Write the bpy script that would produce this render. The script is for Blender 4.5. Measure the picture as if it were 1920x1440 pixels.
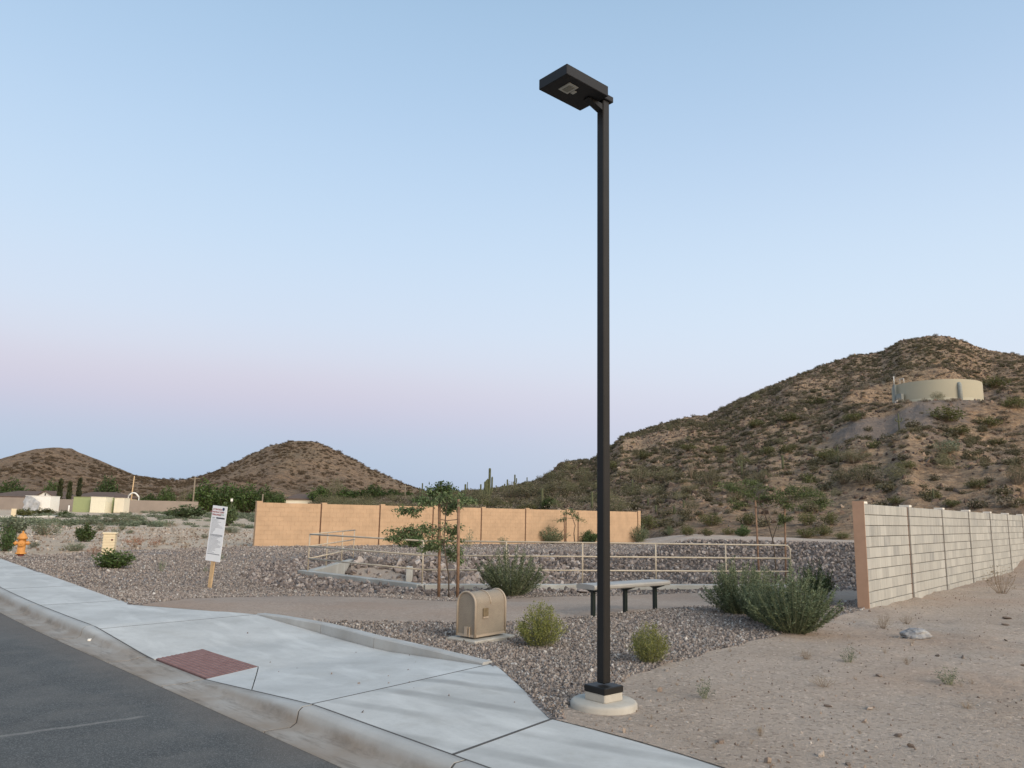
import bpy, math, random
import numpy as np
from mathutils import Vector, Matrix, geometry
from mathutils import noise as mnoise

for o in list(bpy.data.objects): bpy.data.objects.remove(o)
C = bpy.context.scene.collection
SC = bpy.context.scene
rnd = random.Random(7)
nr = np.random.default_rng(11)
PI = math.pi

# ------------------------------------------------------------------ camera, sky, sun, exposure
EYE = 1.6
FPX = 1443.0                       # focal length in pixels of the 1920 wide photograph
PITCH = math.atan((965.0-720.0)/FPX)
ROLL = math.radians(1.1)
cam_d = bpy.data.cameras.new('camera'); cam = bpy.data.objects.new('camera', cam_d); C.objects.link(cam)
cam.location = (0, 0, EYE)
CR = Matrix.Rotation(PI/2+PITCH, 3, 'X') @ Matrix.Rotation(ROLL, 3, 'Z')
cam.rotation_euler = CR.to_euler()
cam_d.sensor_width = 36.0; cam_d.lens = 36.0*FPX/1920.0
cam_d.clip_start = 0.1; cam_d.clip_end = 9000
SC.camera = cam
RM = np.array(CR)

SUN_AZ, SUN_EL = math.radians(140), math.radians(15)   # after-sunset glow behind and right of the camera (clockwise from +y)
world = bpy.data.worlds.new("World"); SC.world = world; world.use_nodes = True
wn = world.node_tree; wn.nodes.clear()
def lin(r, g, b):
    f = lambda c: (c/255/12.92) if c/255 <= .04045 else ((c/255+.055)/1.055)**2.4
    return (f(r), f(g), f(b), 1)
def build_world():
    N = wn.nodes.new; L = wn.links.new
    tc = N('ShaderNodeTexCoord'); sp = N('ShaderNodeSeparateXYZ'); L(tc.outputs['Generated'], sp.inputs[0])
    def M(op, a, b=None, clamp=False):
        n = N('ShaderNodeMath'); n.operation = op; n.use_clamp = clamp
        for i, v in enumerate((a, b)):
            if v is None: continue
            if isinstance(v, (int, float)): n.inputs[i].default_value = v
            else: L(v, n.inputs[i])
        return n.outputs[0]
    el = M('DIVIDE', M('ARCSINE', sp.outputs['Z']), PI/2)           # -1..1
    def ramp(stops):
        n = N('ShaderNodeValToRGB'); n.color_ramp.interpolation = 'B_SPLINE'
        e = n.color_ramp.elements
        while len(e) > 1: e.remove(e[-1])
        for i, (p, c) in enumerate(stops):
            q = e[0] if i == 0 else e.new(p/90)
            q.position = p/90; q.color = lin(*c)
        L(el, n.inputs[0]); return n.outputs[0]
    left = ramp([(0, (150,181,212)), (3, (155,182,214)), (5, (163,180,212)), (7, (182,182,210)), (9, (195,190,211)), (11, (198,202,221)), (13.5, (197,208,228)), (19, (189,209,232)), (26, (175,200,228)), (32, (163,191,221)), (38, (153,183,213)), (60, (125,160,195)), (90, (105,140,180))])
    right = ramp([(0, (184,191,214)), (4, (192,198,221)), (7.5, (204,208,228)), (10, (207,217,234)), (16, (203,220,238)), (24, (182,204,231)), (32, (161,189,219)), (38, (151,180,210)), (60, (125,160,195)), (90, (105,140,180))])
    fac = N('ShaderNodeMapRange'); fac.inputs[1].default_value = -.35; fac.inputs[2].default_value = .6; fac.interpolation_type = 'SMOOTHSTEP'
    L(sp.outputs['X'], fac.inputs[0])
    mx = N('ShaderNodeMix'); mx.data_type = 'RGBA'; L(fac.outputs[0], mx.inputs[0]); L(left, mx.inputs[6]); L(right, mx.inputs[7])
    # the western sky, where the sun has just gone down, is brighter and warmer
    west = ramp([(0, (255,226,190)), (8, (255,236,212)), (20, (250,244,238)), (40, (215,228,242)), (70, (130,163,196)), (90, (100,135,175))])
    sx, sy = math.sin(SUN_AZ), math.cos(SUN_AZ)
    d = M('ADD', M('MULTIPLY', sp.outputs['X'], sx), M('MULTIPLY', sp.outputs['Y'], sy))
    wf = N('ShaderNodeMapRange'); wf.interpolation_type = 'SMOOTHSTEP'; wf.inputs[1].default_value = -.15; wf.inputs[2].default_value = 1.0; L(d, wf.inputs[0])
    sc_ = N('ShaderNodeMix'); sc_.data_type = 'RGBA'; sc_.blend_type = 'MULTIPLY'; sc_.inputs[0].default_value = 1; L(west, sc_.inputs[6]); sc_.inputs[7].default_value = (1.95, 1.85, 1.74, 1)
    m2 = N('ShaderNodeMix'); m2.data_type = 'RGBA'; L(wf.outputs[0], m2.inputs[0]); L(mx.outputs[2], m2.inputs[6]); L(sc_.outputs[2], m2.inputs[7])
    bg = N('ShaderNodeBackground'); L(m2.outputs[2], bg.inputs[0]); bg.inputs[1].default_value = 0.97
    sky = N('ShaderNodeTexSky'); sky.sky_type = 'NISHITA'; sky.sun_disc = False
    sky.sun_elevation = math.radians(2); sky.sun_rotation = SUN_AZ
    b2 = N('ShaderNodeBackground'); L(sky.outputs[0], b2.inputs[0]); b2.inputs[1].default_value = 0.05
    ad = N('ShaderNodeAddShader'); L(bg.outputs[0], ad.inputs[0]); L(b2.outputs[0], ad.inputs[1])
    out = N('ShaderNodeOutputWorld'); L(ad.outputs[0], out.inputs[0])
build_world()
sl = bpy.data.lights.new('sun', 'SUN'); sun = bpy.data.objects.new('sun', sl); C.objects.link(sun)
sl.energy = 1.9; sl.angle = math.radians(28); sl.color = (1.0, .90, .78)
sdir = Vector((math.sin(SUN_AZ)*math.cos(SUN_EL+.2), math.cos(SUN_AZ)*math.cos(SUN_EL+.2), math.sin(SUN_EL+.2)))
sun.rotation_euler = sdir.to_track_quat('Z', 'Y').to_euler()
SC.view_settings.view_transform = 'Standard'; SC.view_settings.look = 'None'
SC.view_settings.exposure = 0.12; SC.view_settings.gamma = 1.0; SC.view_settings.use_curve_mapping = False

# ------------------------------------------------------------------ numpy noise
_tab = np.random.default_rng(3).random(65536)
def vnoise(x, y):
    x = np.asarray(x, float); y = np.asarray(y, float)
    xi = np.floor(x).astype(np.int64); yi = np.floor(y).astype(np.int64)
    fx = x-xi; fy = y-yi; fx = fx*fx*fx*(fx*(fx*6-15)+10); fy = fy*fy*fy*(fy*(fy*6-15)+10)
    h = lambda a, b: _tab[(a*7919+b*104729+(a*b) % 977*31) & 65535]
    return (h(xi, yi)*(1-fx)+h(xi+1, yi)*fx)*(1-fy)+(h(xi, yi+1)*(1-fx)+h(xi+1, yi+1)*fx)*fy-.5
def fbm(x, y, octv=4):
    s = 0; a = 1.
    for i in range(octv):
        s = s+a*vnoise(x*2**i+17.3*i, y*2**i-9.1*i); a *= .5
    return s
def ss(t): t = np.clip(t, 0, 1); return t*t*(3-2*t)

# ------------------------------------------------------------------ photograph ray -> place
def rays(u, v):
    return RM @ np.array([(u-960)/FPX, -(v-720)/FPX, -1.0])
def G(u, v, z=0.0):
    d = rays(u, v); t = (z-EYE)/d[2]; return (d[0]*t, d[1]*t)

# road axes: T runs up the road (away, left), M points from the road to the lot
T = np.array([-.7004, .7138]); Mv = np.array([.7138, .7004])
def offs(s): return 3.62+.24*(max(0., s-11.7)/7)**2 if s < 30 else 3.62+.24*(18.3/7)**2+(s-30)*.18
def W(s, o): p = T*s+Mv*o; return (p[0], p[1])
def SO(x, y): return x*T[0]+y*T[1], x*Mv[0]+y*Mv[1]
def dipf(s):
    s = np.asarray(s, float)
    return np.clip(np.minimum((s-6.0)/2.1, (11.7-s)/2.0), 0, 1)
def slab_z(x, y):
    s, o = SO(x, y)
    return -.13*dipf(s)*(1-.3*np.clip((o-3.62)/2.4, 0, 1))
def GS(u, v):
    z = 0
    for _ in range(8): x, y = G(u, v, z); z = float(slab_z(x, y))
    return (x, y)

# ------------------------------------------------------------------ terrain
def inpoly(x, y, poly):
    x = np.asarray(x, float); y = np.asarray(y, float); r = np.zeros(x.shape, bool)
    n = len(poly)
    for i in range(n):
        x0, y0 = poly[i]; x1, y1 = poly[(i+1) % n]
        c = ((y0 > y) != (y1 > y)); d = (y1-y0) if y1 != y0 else 1e-12
        r ^= c & (x < (x1-x0)*(y-y0)/d+x0)
    return r
def segdist(x, y, a, b):
    ax, ay = a; bx, by = b; dx, dy = bx-ax, by-ay
    t = np.clip(((x-ax)*dx+(y-ay)*dy)/(dx*dx+dy*dy), 0, 1)
    return np.hypot(x-ax-t*dx, y-ay-t*dy)
FZ = -.12                                            # top of the concrete edge under the railing
FA = G(577,1070,FZ); FB = G(791,1095,FZ); FD = (7.6, 21.4); RB = G(663,1047,FZ)
def PR(u, r): d = rays(u, 990); k = r/math.hypot(d[0], d[1]); return (d[0]*k, d[1]*k)
BASIN_FAR = [G(672,1044,-.02), G(760,1045,0), G(850,1043,0), G(1000,1037,0), PR(1100,33.5), PR(1210,35), PR(1320,36.2), PR(1480,37), PR(1600,37.5), (20.5,32.5)]
BASIN = [FA, FB, FD, (11.5,22.3), (18,28)] + BASIN_FAR[::-1] + [RB]
WA = np.array([6.60, 14.72]); WANG = math.radians(49); WD = np.array([math.cos(WANG), math.sin(WANG)]); WS = 3.1
WN = np.array([WD[1], -WD[0]])                       # face towards the street side
def base_h(x, y):
    x = np.asarray(x, float); y = np.asarray(y, float)
    back = -((x-WA[0])*WN[0]+(y-WA[1])*WN[1])         # >0 behind the right wall's line
    m = ss(back/2.0)*ss((x+12)/5)*ss((y-13.5)/4.5)*(1-ss((y-27)/4))
    z = -.24*m
    az_ = np.degrees(np.arctan2(x, np.maximum(y, .1)))
    z = z+.62*ss((np.hypot(x, y)-30)/6.5)*ss((az_-8.5)/5)*(y > 0)
    r = np.hypot(x, y)
    z = z+.9*ss((r-60)/90)
    z = z+.035*fbm(x*.35, y*.35, 3)+.012*fbm(x*2.1, y*2.1, 2)
    z = z+.09*fbm(x*.9+5, y*.9, 3)*ss((r-22)/10)*ss((-x-9)/4)     # lumpy lot on the left
    ww = np.clip((x-3)/3, 0, 1)*np.clip(1-back/.5, 0, 1)
    tr = (x*.53+y*.85)
    z = z+ww*(.05*fbm(x*1.3, y*1.3, 3)+.035*fbm(x*4.5, y*4.5, 2)+.016*np.sin(tr*30.+5*fbm(x*.8, y*.8, 2))*ss((8.2-y)/1.2)*ss((x-2.0)/1.0)*ss(.7+3*fbm(x*.9, y*.9+4, 2)))
    inn = inpoly(x, y, BASIN)
    dn = np.full(x.shape, 1e9)
    pts = [FD, (11.5,22.3), (18,28)] + BASIN_FAR[::-1] + [RB]
    for a, b in zip(pts[:-1], pts[1:]): dn = np.minimum(dn, segdist(x, y, a, b))
    dw = np.minimum(np.minimum(segdist(x, y, FA, FB), segdist(x, y, FB, FD)), segdist(x, y, FA, RB))
    dep = (.95+.12*fbm(x*.8, y*.8, 2))*ss(dn/3.4)**.85*np.clip(dw/.12, 0, 1)
    return z-np.where(inn, dep, 0)

def sky_pts(lst):
    az = []; te = []
    for u, v in lst:
        d = rays(u, v); az.append(math.atan2(d[0], d[1])); te.append(d[2]/math.hypot(d[0], d[1]))
    return np.array(az), np.array(te)
SKR = sky_pts([(560,944),(700,938),(780,930),(850,926),(900,922),(960,914),(1000,905),(1020,896),(1050,870),(1080,864),(1110,862),(1135,848),(1165,818),(1200,808),(1250,791),(1290,782),(1330,778),(1380,752),(1420,735),(1480,709),(1540,686),(1600,666),(1650,661),(1690,638),(1740,629),(1780,631),(1810,641),(1850,656),(1900,663),(1920,668),(2100,700),(2500,760),(3200,900)])
DR_U = sky_pts([(560,944),(850,926),(1000,905),(1150,830),(1400,745),(1740,629),(2400,760),(3200,900)])[0]
DR_D = np.array([140., 140, 150, 190, 225, 250, 270, 250])
SKL = sky_pts([(-900,930),(-500,915),(-200,895),(-60,870),(0,861),(50,845),(100,838),(135,841),(150,848),(200,868),(250,890),(300,898),(330,901),(360,897),(400,886),(450,862),(500,838),(540,828),(575,826),(600,830),(630,845),(660,860),(690,876),(720,890),(760,909),(800,922),(840,932),(920,942),(1020,950)])
TANK_AZ = None
def hillR(x, y):
    x = np.asarray(x, float); y = np.asarray(y, float)
    r = np.hypot(x, y); az = np.arctan2(x, y)
    te = np.interp(az, *SKR); D = np.interp(az, DR_U, DR_D)
    a2 = az*180/PI
    r0 = np.interp(a2, [-14, -4, 4, 9.5, 12.5, 25, 50], [68, 66, 64, 61, 52, 46, 40])
    zr = EYE+te*D
    h0 = .75
    s = np.clip((r-r0)/(D-r0), 0, 1)
    z = h0+(zr-h0)*s**1.22
    n = fbm(x*.03, y*.03, 4)*4.2+fbm(x*.16+3, y*.16, 3)*.6
    gul = fbm(az*20+.4*np.sin(r*.02), r*.008, 2)*2.2
    wgt = ss((r-r0)/35)*ss((D-r)/45)*np.clip(zr/25, .12, 1)
    z = z+(n+gul)*wgt+np.where(r > r0, (fbm(x*.35, y*.35, 3)*.26+fbm(x*1.3, y*1.3, 2)*.26)*ss((r-r0)/12), 0)
    beyond = np.clip((r-D)/D, 0, 1)
    z = np.where(r > D, z-(zr+3)*ss(beyond*1.1), z)
    z = np.where(r < r0, -.8+(z+.8)*ss((r-r0+8)/8), z)
    if TANK is not None:
        d = np.hypot(x-TANK[0], y-TANK[1]); k = (1-ss((d-TANK[3]-2.)/9))
        z = z*(1-k)+TANK[2]*k
    w = ss((a2+17.5)/4)
    return z*w-4*(1-w)
def hillL(x, y):
    x = np.asarray(x, float); y = np.asarray(y, float)
    r = np.hypot(x, y); az = np.arctan2(x, y)
    te = np.interp(az, *SKL); D = 520+40*np.sin(az*9)
    r0 = 215.; h0 = 1.5; zr = EYE+te*D
    s = np.clip((r-r0)/(D-r0), 0, 1)
    z = h0+(zr-h0)*s**1.55
    wgt = ss((r-r0)/90)*ss((D-r)/60)*np.clip(zr/40, .1, 1)
    z = z+(fbm(x*.012, y*.012, 3)*8+fbm(az*34, r*.003, 2)*3+fbm(x*.06, y*.06, 3)*1.6)*wgt
    z = z+np.where(r > r0, fbm(x*.15, y*.15, 3)*.8*ss((r-r0)/60), 0)
    z = np.where(r > D, z-(zr+6)*ss((r-D)/D*1.2), z)
    return np.where(r < r0, -1+(z+1)*ss((r-r0+20)/20), z)
TANK = None
def H(x, y): return np.maximum(np.maximum(base_h(x, y), hillR(x, y)), hillL(x, y))
def GT(u, v, zoff=0.0, rmin=5., rmax=900.):
    d = rays(u, v); hh = math.hypot(d[0], d[1])
    t = np.geomspace(rmin, rmax, 1500)/hh
    x = d[0]*t; y = d[1]*t; z = EYE+d[2]*t
    hit = np.nonzero(z < H(x, y)+zoff)[0]
    if len(hit) == 0: return None
    i = hit[0]
    if i > 0:
        a, b = t[i-1], t[i]
        for _ in range(14):
            m = (a+b)/2
            if EYE+d[2]*m < H(d[0]*m, d[1]*m)+zoff: b = m
            else: a = m
        tt = b
    else: tt = t[0]
    X, Y = d[0]*tt, d[1]*tt
    return Vector((X, Y, float(H(X, Y))))
def depth_of(p):
    return -(RM.T @ np.array([p[0], p[1], p[2]-EYE]))[2]
def at_depth(u, v, dep):
    d = RM @ np.array([(u-960)/FPX*dep, -(v-720)/FPX*dep, -dep]); return Vector((d[0], d[1], d[2]+EYE))
_tp = GT(1757, 754)
TANK_R = 78/FPX*depth_of(_tp)
_d = np.array([_tp.x, _tp.y]); _d = _d/np.linalg.norm(_d)
TANK = (_tp.x+_d[0]*TANK_R*.8, _tp.y+_d[1]*TANK_R*.8, float(_tp.z)-.3, TANK_R)

# ------------------------------------------------------------------ materials
def newmat(name):
    m = bpy.data.materials.new(name); m.use_nodes = True; m.node_tree.nodes.clear(); return m
class NT:
    def __init__(s, m): s.t = m.node_tree; s.m = m
    def N(s, k, **kw):
        n = s.t.nodes.new(k)
        for a, b in kw.items(): setattr(n, a, b)
        return n
    def L(s, a, b): s.t.links.new(a, b)
    def coord(s, kind='Object', scale=(1,1,1), rot=(0,0,0), loc=(0,0,0)):
        tc = s.N('ShaderNodeTexCoord') if kind != 'Position' else None
        mp = s.N('ShaderNodeMapping'); s.L(s.N('ShaderNodeNewGeometry').outputs['Position'] if kind == 'Position' else tc.outputs[kind], mp.inputs[0])
        mp.inputs['Rotation'].default_value = rot; mp.inputs['Location'].default_value = loc
        m2 = s.N('ShaderNodeMapping'); s.L(mp.outputs[0], m2.inputs[0]); m2.inputs['Scale'].default_value = scale
        return m2.outputs[0]
    def noise(s, vec, scale, detail=4, rough=.55):
        n = s.N('ShaderNodeTexNoise'); s.L(vec, n.inputs['Vector']); n.inputs['Scale'].default_value = scale; n.inputs['Detail'].default_value = detail; n.inputs['Roughness'].default_value = rough
        return n.outputs['Fac']
    def voro(s, vec, scale, feat='F1', out='Distance'):
        n = s.N('ShaderNodeTexVoronoi', feature=feat); s.L(vec, n.inputs['Vector']); n.inputs['Scale'].default_value = scale; return n.outputs[out]
    def ramp(s, fac, stops, interp='LINEAR'):
        n = s.N('ShaderNodeValToRGB'); n.color_ramp.interpolation = interp; e = n.color_ramp.elements
        while len(e) > 1: e.remove(e[-1])
        for i, (p, c) in enumerate(stops):
            q = e[0] if i == 0 else e.new(p)
            q.position = p; q.color = (*c, 1) if not isinstance(c, (int, float)) else (c, c, c, 1)
        s.L(fac, n.inputs[0]); return n.outputs[0]
    def mix(s, fac, a, b, mode='MIX'):
        n = s.N('ShaderNodeMix', data_type='RGBA', blend_type=mode)
        for i, v in ((0, fac), (6, a), (7, b)):
            if isinstance(v, (int, float)): n.inputs[i].default_value = v if i == 0 else (v, v, v, 1)
            elif isinstance(v, tuple): n.inputs[i].default_value = (*v, 1)
            else: s.L(v, n.inputs[i])
        return n.outputs[2]
    def math(s, op, a, b=None, clamp=False):
        n = s.N('ShaderNodeMath', operation=op, use_clamp=clamp)
        for i, v in enumerate((a, b)):
            if v is None: continue
            if isinstance(v, (int, float)): n.inputs[i].default_value = v
            else: s.L(v, n.inputs[i])
        return n.outputs[0]
    def bump(s, h, strength, dist=.02):
        n = s.N('ShaderNodeBump'); n.inputs['Strength'].default_value = strength; n.inputs['Distance'].default_value = dist; s.L(h, n.inputs['Height']); return n.outputs[0]
    def finish(s, col, rough=.9, normal=None, metal=0., spec=.3, alpha=None):
        p = s.N('ShaderNodeBsdfPrincipled'); o = s.N('ShaderNodeOutputMaterial')
        if isinstance(col, tuple): p.inputs['Base Color'].default_value = (*col, 1)
        else: s.L(col, p.inputs['Base Color'])
        if isinstance(rough, (int, float)): p.inputs['Roughness'].default_value = rough
        else: s.L(rough, p.inputs['Roughness'])
        p.inputs['Metallic'].default_value = metal; p.inputs['Specular IOR Level'].default_value = spec
        if normal is not None: s.L(normal, p.inputs['Normal'])
        if alpha is not None: s.L(alpha, p.inputs['Alpha'])
        s.L(p.outputs[0], o.inputs[0]); return s.m

def simple(name, c, rough=.6, var=.12, scale=6, metal=0., spec=.4, bump=0., bscale=60, coord='Object'):
    n = NT(newmat(name)); v = n.coord(coord)
    f = n.noise(v, scale, 5)
    a = tuple(x*(1-var) for x in c); b = tuple(min(1, x*(1+var)) for x in c)
    col = n.ramp(f, [(.3, a), (.7, b)])
    nm = n.bump(n.noise(v, bscale, 3), bump, .01) if bump else None
    return n.finish(col, rough, nm, metal, spec)
def leafmat(name, dark, light, rough=.6, trans=.25):
    n = NT(newmat(name)); g = n.N('ShaderNodeNewGeometry'); oi = n.N('ShaderNodeObjectInfo')
    col = n.ramp(g.outputs['Random Per Island'], [(0, dark), (.55, tuple((a+b)/2 for a, b in zip(dark, light))), (1, light)])
    hs = n.N('ShaderNodeHueSaturation'); n.L(col, hs.inputs['Color']); n.L(n.math('ADD', n.math('MULTIPLY', oi.outputs['Random'], .5), .75), hs.inputs['Value'])
    d = n.N('ShaderNodeBsdfDiffuse'); t = n.N('ShaderNodeBsdfTranslucent'); gl = n.N('ShaderNodeBsdfGlossy'); gl.inputs['Roughness'].default_value = .55
    n.L(hs.outputs[0], d.inputs[0]); n.L(hs.outputs[0], t.inputs[0])
    m1 = n.N('ShaderNodeMixShader'); m1.inputs[0].default_value = trans; n.L(d.outputs[0], m1.inputs[1]); n.L(t.outputs[0], m1.inputs[2])
    m2 = n.N('ShaderNodeMixShader'); m2.inputs[0].default_value = .03; n.L(m1.outputs[0], m2.inputs[1]); n.L(gl.outputs[0], m2.inputs[2])
    o = n.N('ShaderNodeOutputMaterial'); n.L(m2.outputs[0], o.inputs[0]); return n.m

MT = {}
def mats():
    # pale brushed concrete
    def concrete(name, c, dust=.0, marks=False, gutter=False):
        n = NT(newmat(name)); v = n.coord('Position'); oi = n.N('ShaderNodeObjectInfo')
        big = n.noise(v, .8, 5, .6); mid = n.noise(v, 5, 6, .65); fine = n.noise(v, 160, 2)
        lo = tuple(x*.80 for x in c); hi = tuple(min(1, x*1.14) for x in c)
        col = n.ramp(big, [(.3, lo), (.7, hi)])
        col = n.mix(n.ramp(mid, [(.42, 0.), (.78, .30)]), col, tuple(x*.66 for x in c))
        st = n.noise(n.coord('Position', (1.0, 5, 1), (0, 0, math.radians(30))), 1.6, 5, .6)
        col = n.mix(n.ramp(st, [(.5, 0.), (.75, .28)]), col, tuple(x*.82 for x in c))
        col = n.mix(n.ramp(fine, [(.35, 0.), (.75, .18)]), col, tuple(x*.6 for x in c))
        col = n.mix(n.math('MULTIPLY', oi.outputs['Random'], .12), col, tuple(x*.8 for x in c))
        if dust: col = n.mix(n.ramp(n.noise(v, 1.7, 4), [(.35, 0.), (.7, dust)]), col, (.30, .235, .175))
        if not gutter:
            col = n.mix(n.ramp(n.noise(v, 26, 5, .75), [(.50, 0.), (.72, .22)]), col, tuple(x*.55 for x in c))
            col = n.mix(n.ramp(n.noise(v, 2.1, 6, .7), [(.52, 0.), (.66, .22)]), col, (c[0]*.62, c[1]*.58, c[2]*.52))
            col = n.mix(n.ramp(n.noise(n.coord('Position', (1, 3.5, 1), (0, 0, math.radians(50)), (3, 7, 0)), .7, 5, .6), [(.52, 0.), (.68, .5)]), col, tuple(min(1, x*1.22) for x in c))
        if marks:
            w = n.N('ShaderNodeTexWave', bands_direction='Y'); n.L(n.coord('Position', (.35, 1, 1), (0, 0, math.radians(28))), w.inputs[0])
            w.inputs['Scale'].default_value = .55; w.inputs['Distortion'].default_value = 3.2; w.inputs['Detail'].default_value = 3; w.inputs['Detail Scale'].default_value = .6
            mk = n.math('MULTIPLY', n.ramp(w.outputs['Fac'], [(.70, 0.), (.95, 1.)]), n.ramp(n.noise(v, .9, 3), [(.36, .05), (.58, .5)]))
            col = n.mix(mk, col, tuple(x*.42 for x in c))
        if gutter:
            g_ = n.N('ShaderNodeSeparateXYZ'); n.L(n.N('ShaderNodeNewGeometry').outputs['Position'], g_.inputs[0])
            zz = n.math('ADD', g_.outputs['Z'], n.math('MULTIPLY', n.math('SUBTRACT', n.noise(v, 3.5, 4), .5), .05))
            low_ = n.N('ShaderNodeMapRange'); low_.interpolation_type = 'SMOOTHSTEP'; n.L(zz, low_.inputs[0]); low_.inputs[1].default_value = -.02; low_.inputs[2].default_value = -.10
            col = n.mix(n.math('MULTIPLY', low_.outputs[0], n.ramp(n.noise(v, 1.3, 5, .65), [(.35, .35), (.65, .9)])), col, (.25, .205, .16))
            col = n.mix(n.math('MULTIPLY', low_.outputs[0], n.ramp(n.noise(n.coord('Position', (1, 6, 1), (0, 0, math.radians(44.5))), 2., 5, .7), [(.50, 0.), (.68, .55)])), col, (.13, .11, .09))
        h = n.math('ADD', n.math('MULTIPLY', fine, .5), n.noise(n.coord('Position', (20, 300, 1), (0, 0, math.radians(-44))), 1, 2))
        return n.finish(col, .88, n.bump(h, .22, .003), spec=.25)
    MT['slab'] = concrete('pale_brushed_concrete', (.525, .52, .49))
    MT['slab_marked'] = concrete('tyre_marked_concrete', (.51, .505, .475), marks=True)
    MT['kerb'] = concrete('dusty_kerb_concrete', (.44, .435, .41), dust=.12, gutter=True)
    MT['kerb2'] = concrete('low_kerb_concrete', (.44, .44, .42), dust=.3)
    MT['footing'] = concrete('footing_concrete', (.44, .415, .36), dust=.2)
    MT['curbwall'] = concrete('basin_wall_concrete', (.40, .40, .37), dust=.25)
    # asphalt
    n = NT(newmat('worn_asphalt')); v = n.coord('Position')
    agg = n.voro(v, 120, out='Color'); big = n.noise(v, .9, 5, .62); fine = n.noise(v, 300, 2)
    col = n.ramp(big, [(.28, (.054, .056, .054)), (.55, (.074, .076, .072)), (.8, (.105, .104, .097))])
    sp = n.N('ShaderNodeSeparateColor'); n.L(agg, sp.inputs[0])
    col = n.mix(n.ramp(sp.outputs[0], [(.55, 0.), (.95, .75)]), col, (.17, .168, .16))
    col = n.mix(n.ramp(n.noise(v, 2.3, 5), [(.46, 0.), (.70, .42)]), col, (.155, .145, .13))
    sc2 = n.N('ShaderNodeSeparateXYZ'); n.L(n.coord('Position', (1,1,1), (0, 0, math.radians(44.5))), sc2.inputs[0])
    # x' axis runs along the road; y' across it
    dust = n.N('ShaderNodeMapRange'); n.L(n.math('ADD', sc2.outputs['Y'], n.math('MULTIPLY', n.noise(v, 2.2, 4), .5)), dust.inputs[0]); dust.inputs[1].default_value = 3.2; dust.inputs[2].default_value = 3.6
    col = n.mix(n.math('MULTIPLY', dust.outputs[0], .45, True), col, (.16, .13, .105))
    A = G(-60,1396,-.15); B = G(285,1343,-.15)
    ang = math.atan2(B[1]-A[1], B[0]-A[0]); ln = math.hypot(B[0]-A[0], B[1]-A[1])
    mp = n.N('ShaderNodeMapping', vector_type='POINT'); gg = n.N('ShaderNodeNewGeometry')
    vs = n.N('ShaderNodeVectorMath', operation='SUBTRACT'); n.L(gg.outputs['Position'], vs.inputs[0]); vs.inputs[1].default_value = (A[0], A[1], 0)
    n.L(vs.outputs[0], mp.inputs[0]); mp.inputs['Rotation'].default_value = (0, 0, -ang)
    s3 = n.N('ShaderNodeSeparateXYZ'); n.L(mp.outputs[0], s3.inputs[0])
    ya = n.math('ABSOLUTE', n.math('ADD', s3.outputs['Y'], n.math('MULTIPLY', n.math('SUBTRACT', n.noise(v, 3, 3), .5), .08)))
    k = n.math('MULTIPLY', n.ramp(ya, [(.012, 1.), (.045, 0.)]), n.ramp(n.math('DIVIDE', s3.outputs['X'], ln), [(0., 1.), (.9, 1.), (1., 0.)]))
    k = n.math('MULTIPLY', k, n.ramp(n.noise(v, 14, 4), [(.3, .25), (.6, .6)]))
    col = n.mix(k, col, (.26, .245, .22))
    MT['asphalt'] = n.finish(col, .86, n.bump(n.math('ADD', n.voro(v, 120), fine), .5, .004), spec=.3)
    # dirt
    def dirt(name, c1, c2, c3, bs=1.):
        n = NT(newmat(name)); v = n.coord('Position')
        a = n.noise(v, .5, 6, .6); b = n.noise(v, 6, 7, .7); f = n.noise(v, 60, 4, .7)
        col = n.ramp(a, [(.3, c1), (.52, c2), (.75, c3)])
        col = n.mix(n.ramp(b, [(.4, 0.), (.75, .42)]), col, tuple(x*.62 for x in c1))
        col = n.mix(n.ramp(f, [(.35, 0.), (.7, .35)]), col, tuple(min(1, x*1.25) for x in c3))
        vo = n.voro(v, 38, out='Color'); sp = n.N('ShaderNodeSeparateColor'); n.L(vo, sp.inputs[0])
        col = n.mix(n.ramp(sp.outputs[0], [(.86, 0.), (.90, .45)]), col, tuple(x*.55 for x in c1))
        col = n.mix(n.ramp(sp.outputs[1], [(.93, 0.), (.96, .45)]), col, tuple(min(1, x*1.45) for x in c3))
        col = n.mix(n.ramp(n.noise(v, .28, 4), [(.50, 0.), (.70, .55)]), col, (c2[0]*.95, c2[1]*.80, c2[2]*.70))
        h = n.math('ADD', n.math('MULTIPLY', b, 1.6), n.math('MULTIPLY', f, .8))
        return n.finish(col, .95, n.bump(h, .95*bs, .045), spec=.15)
    MT['dirt'] = dirt('desert_dirt', (.385, .302, .232), (.485, .392, .312), (.555, .46, .375))
    MT['lot'] = dirt('vacant_lot_dirt', (.42, .325, .235), (.52, .42, .315), (.58, .48, .37))
    MT['path'] = dirt('compacted_granite', (.30, .232, .182), (.34, .268, .212), (.375, .30, .24), .35)
    MT['sand'] = dirt('basin_sediment', (.27, .225, .185), (.33, .28, .235), (.38, .33, .28), .6)
    # gravel bed under the loose stones
    def gravel(name, k=1., scale=34.):
        n = NT(newmat(name)); v = n.coord('Position')
        vo = n.voro(v, scale, out='Color'); sp = n.N('ShaderNodeSeparateColor'); n.L(vo, sp.inputs[0])
        col = n.ramp(sp.outputs[0], [(0, (.10*k, .086*k, .077*k)), (.35, (.225*k, .19*k, .165*k)), (.62, (.32*k, .275*k, .24*k)), (.85, (.41*k, .355*k, .315*k)), (1, (.52*k, .48*k, .45*k))])
        col = n.mix(n.ramp(n.voro(v, scale), [(.45, 0.), (.8, .75)]), col, (.05, .04, .038))
        col = n.mix(n.ramp(n.noise(v, .7, 4), [(.4, 0.), (.75, .35)]), col, (.27*k, .21*k, .17*k))
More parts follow.
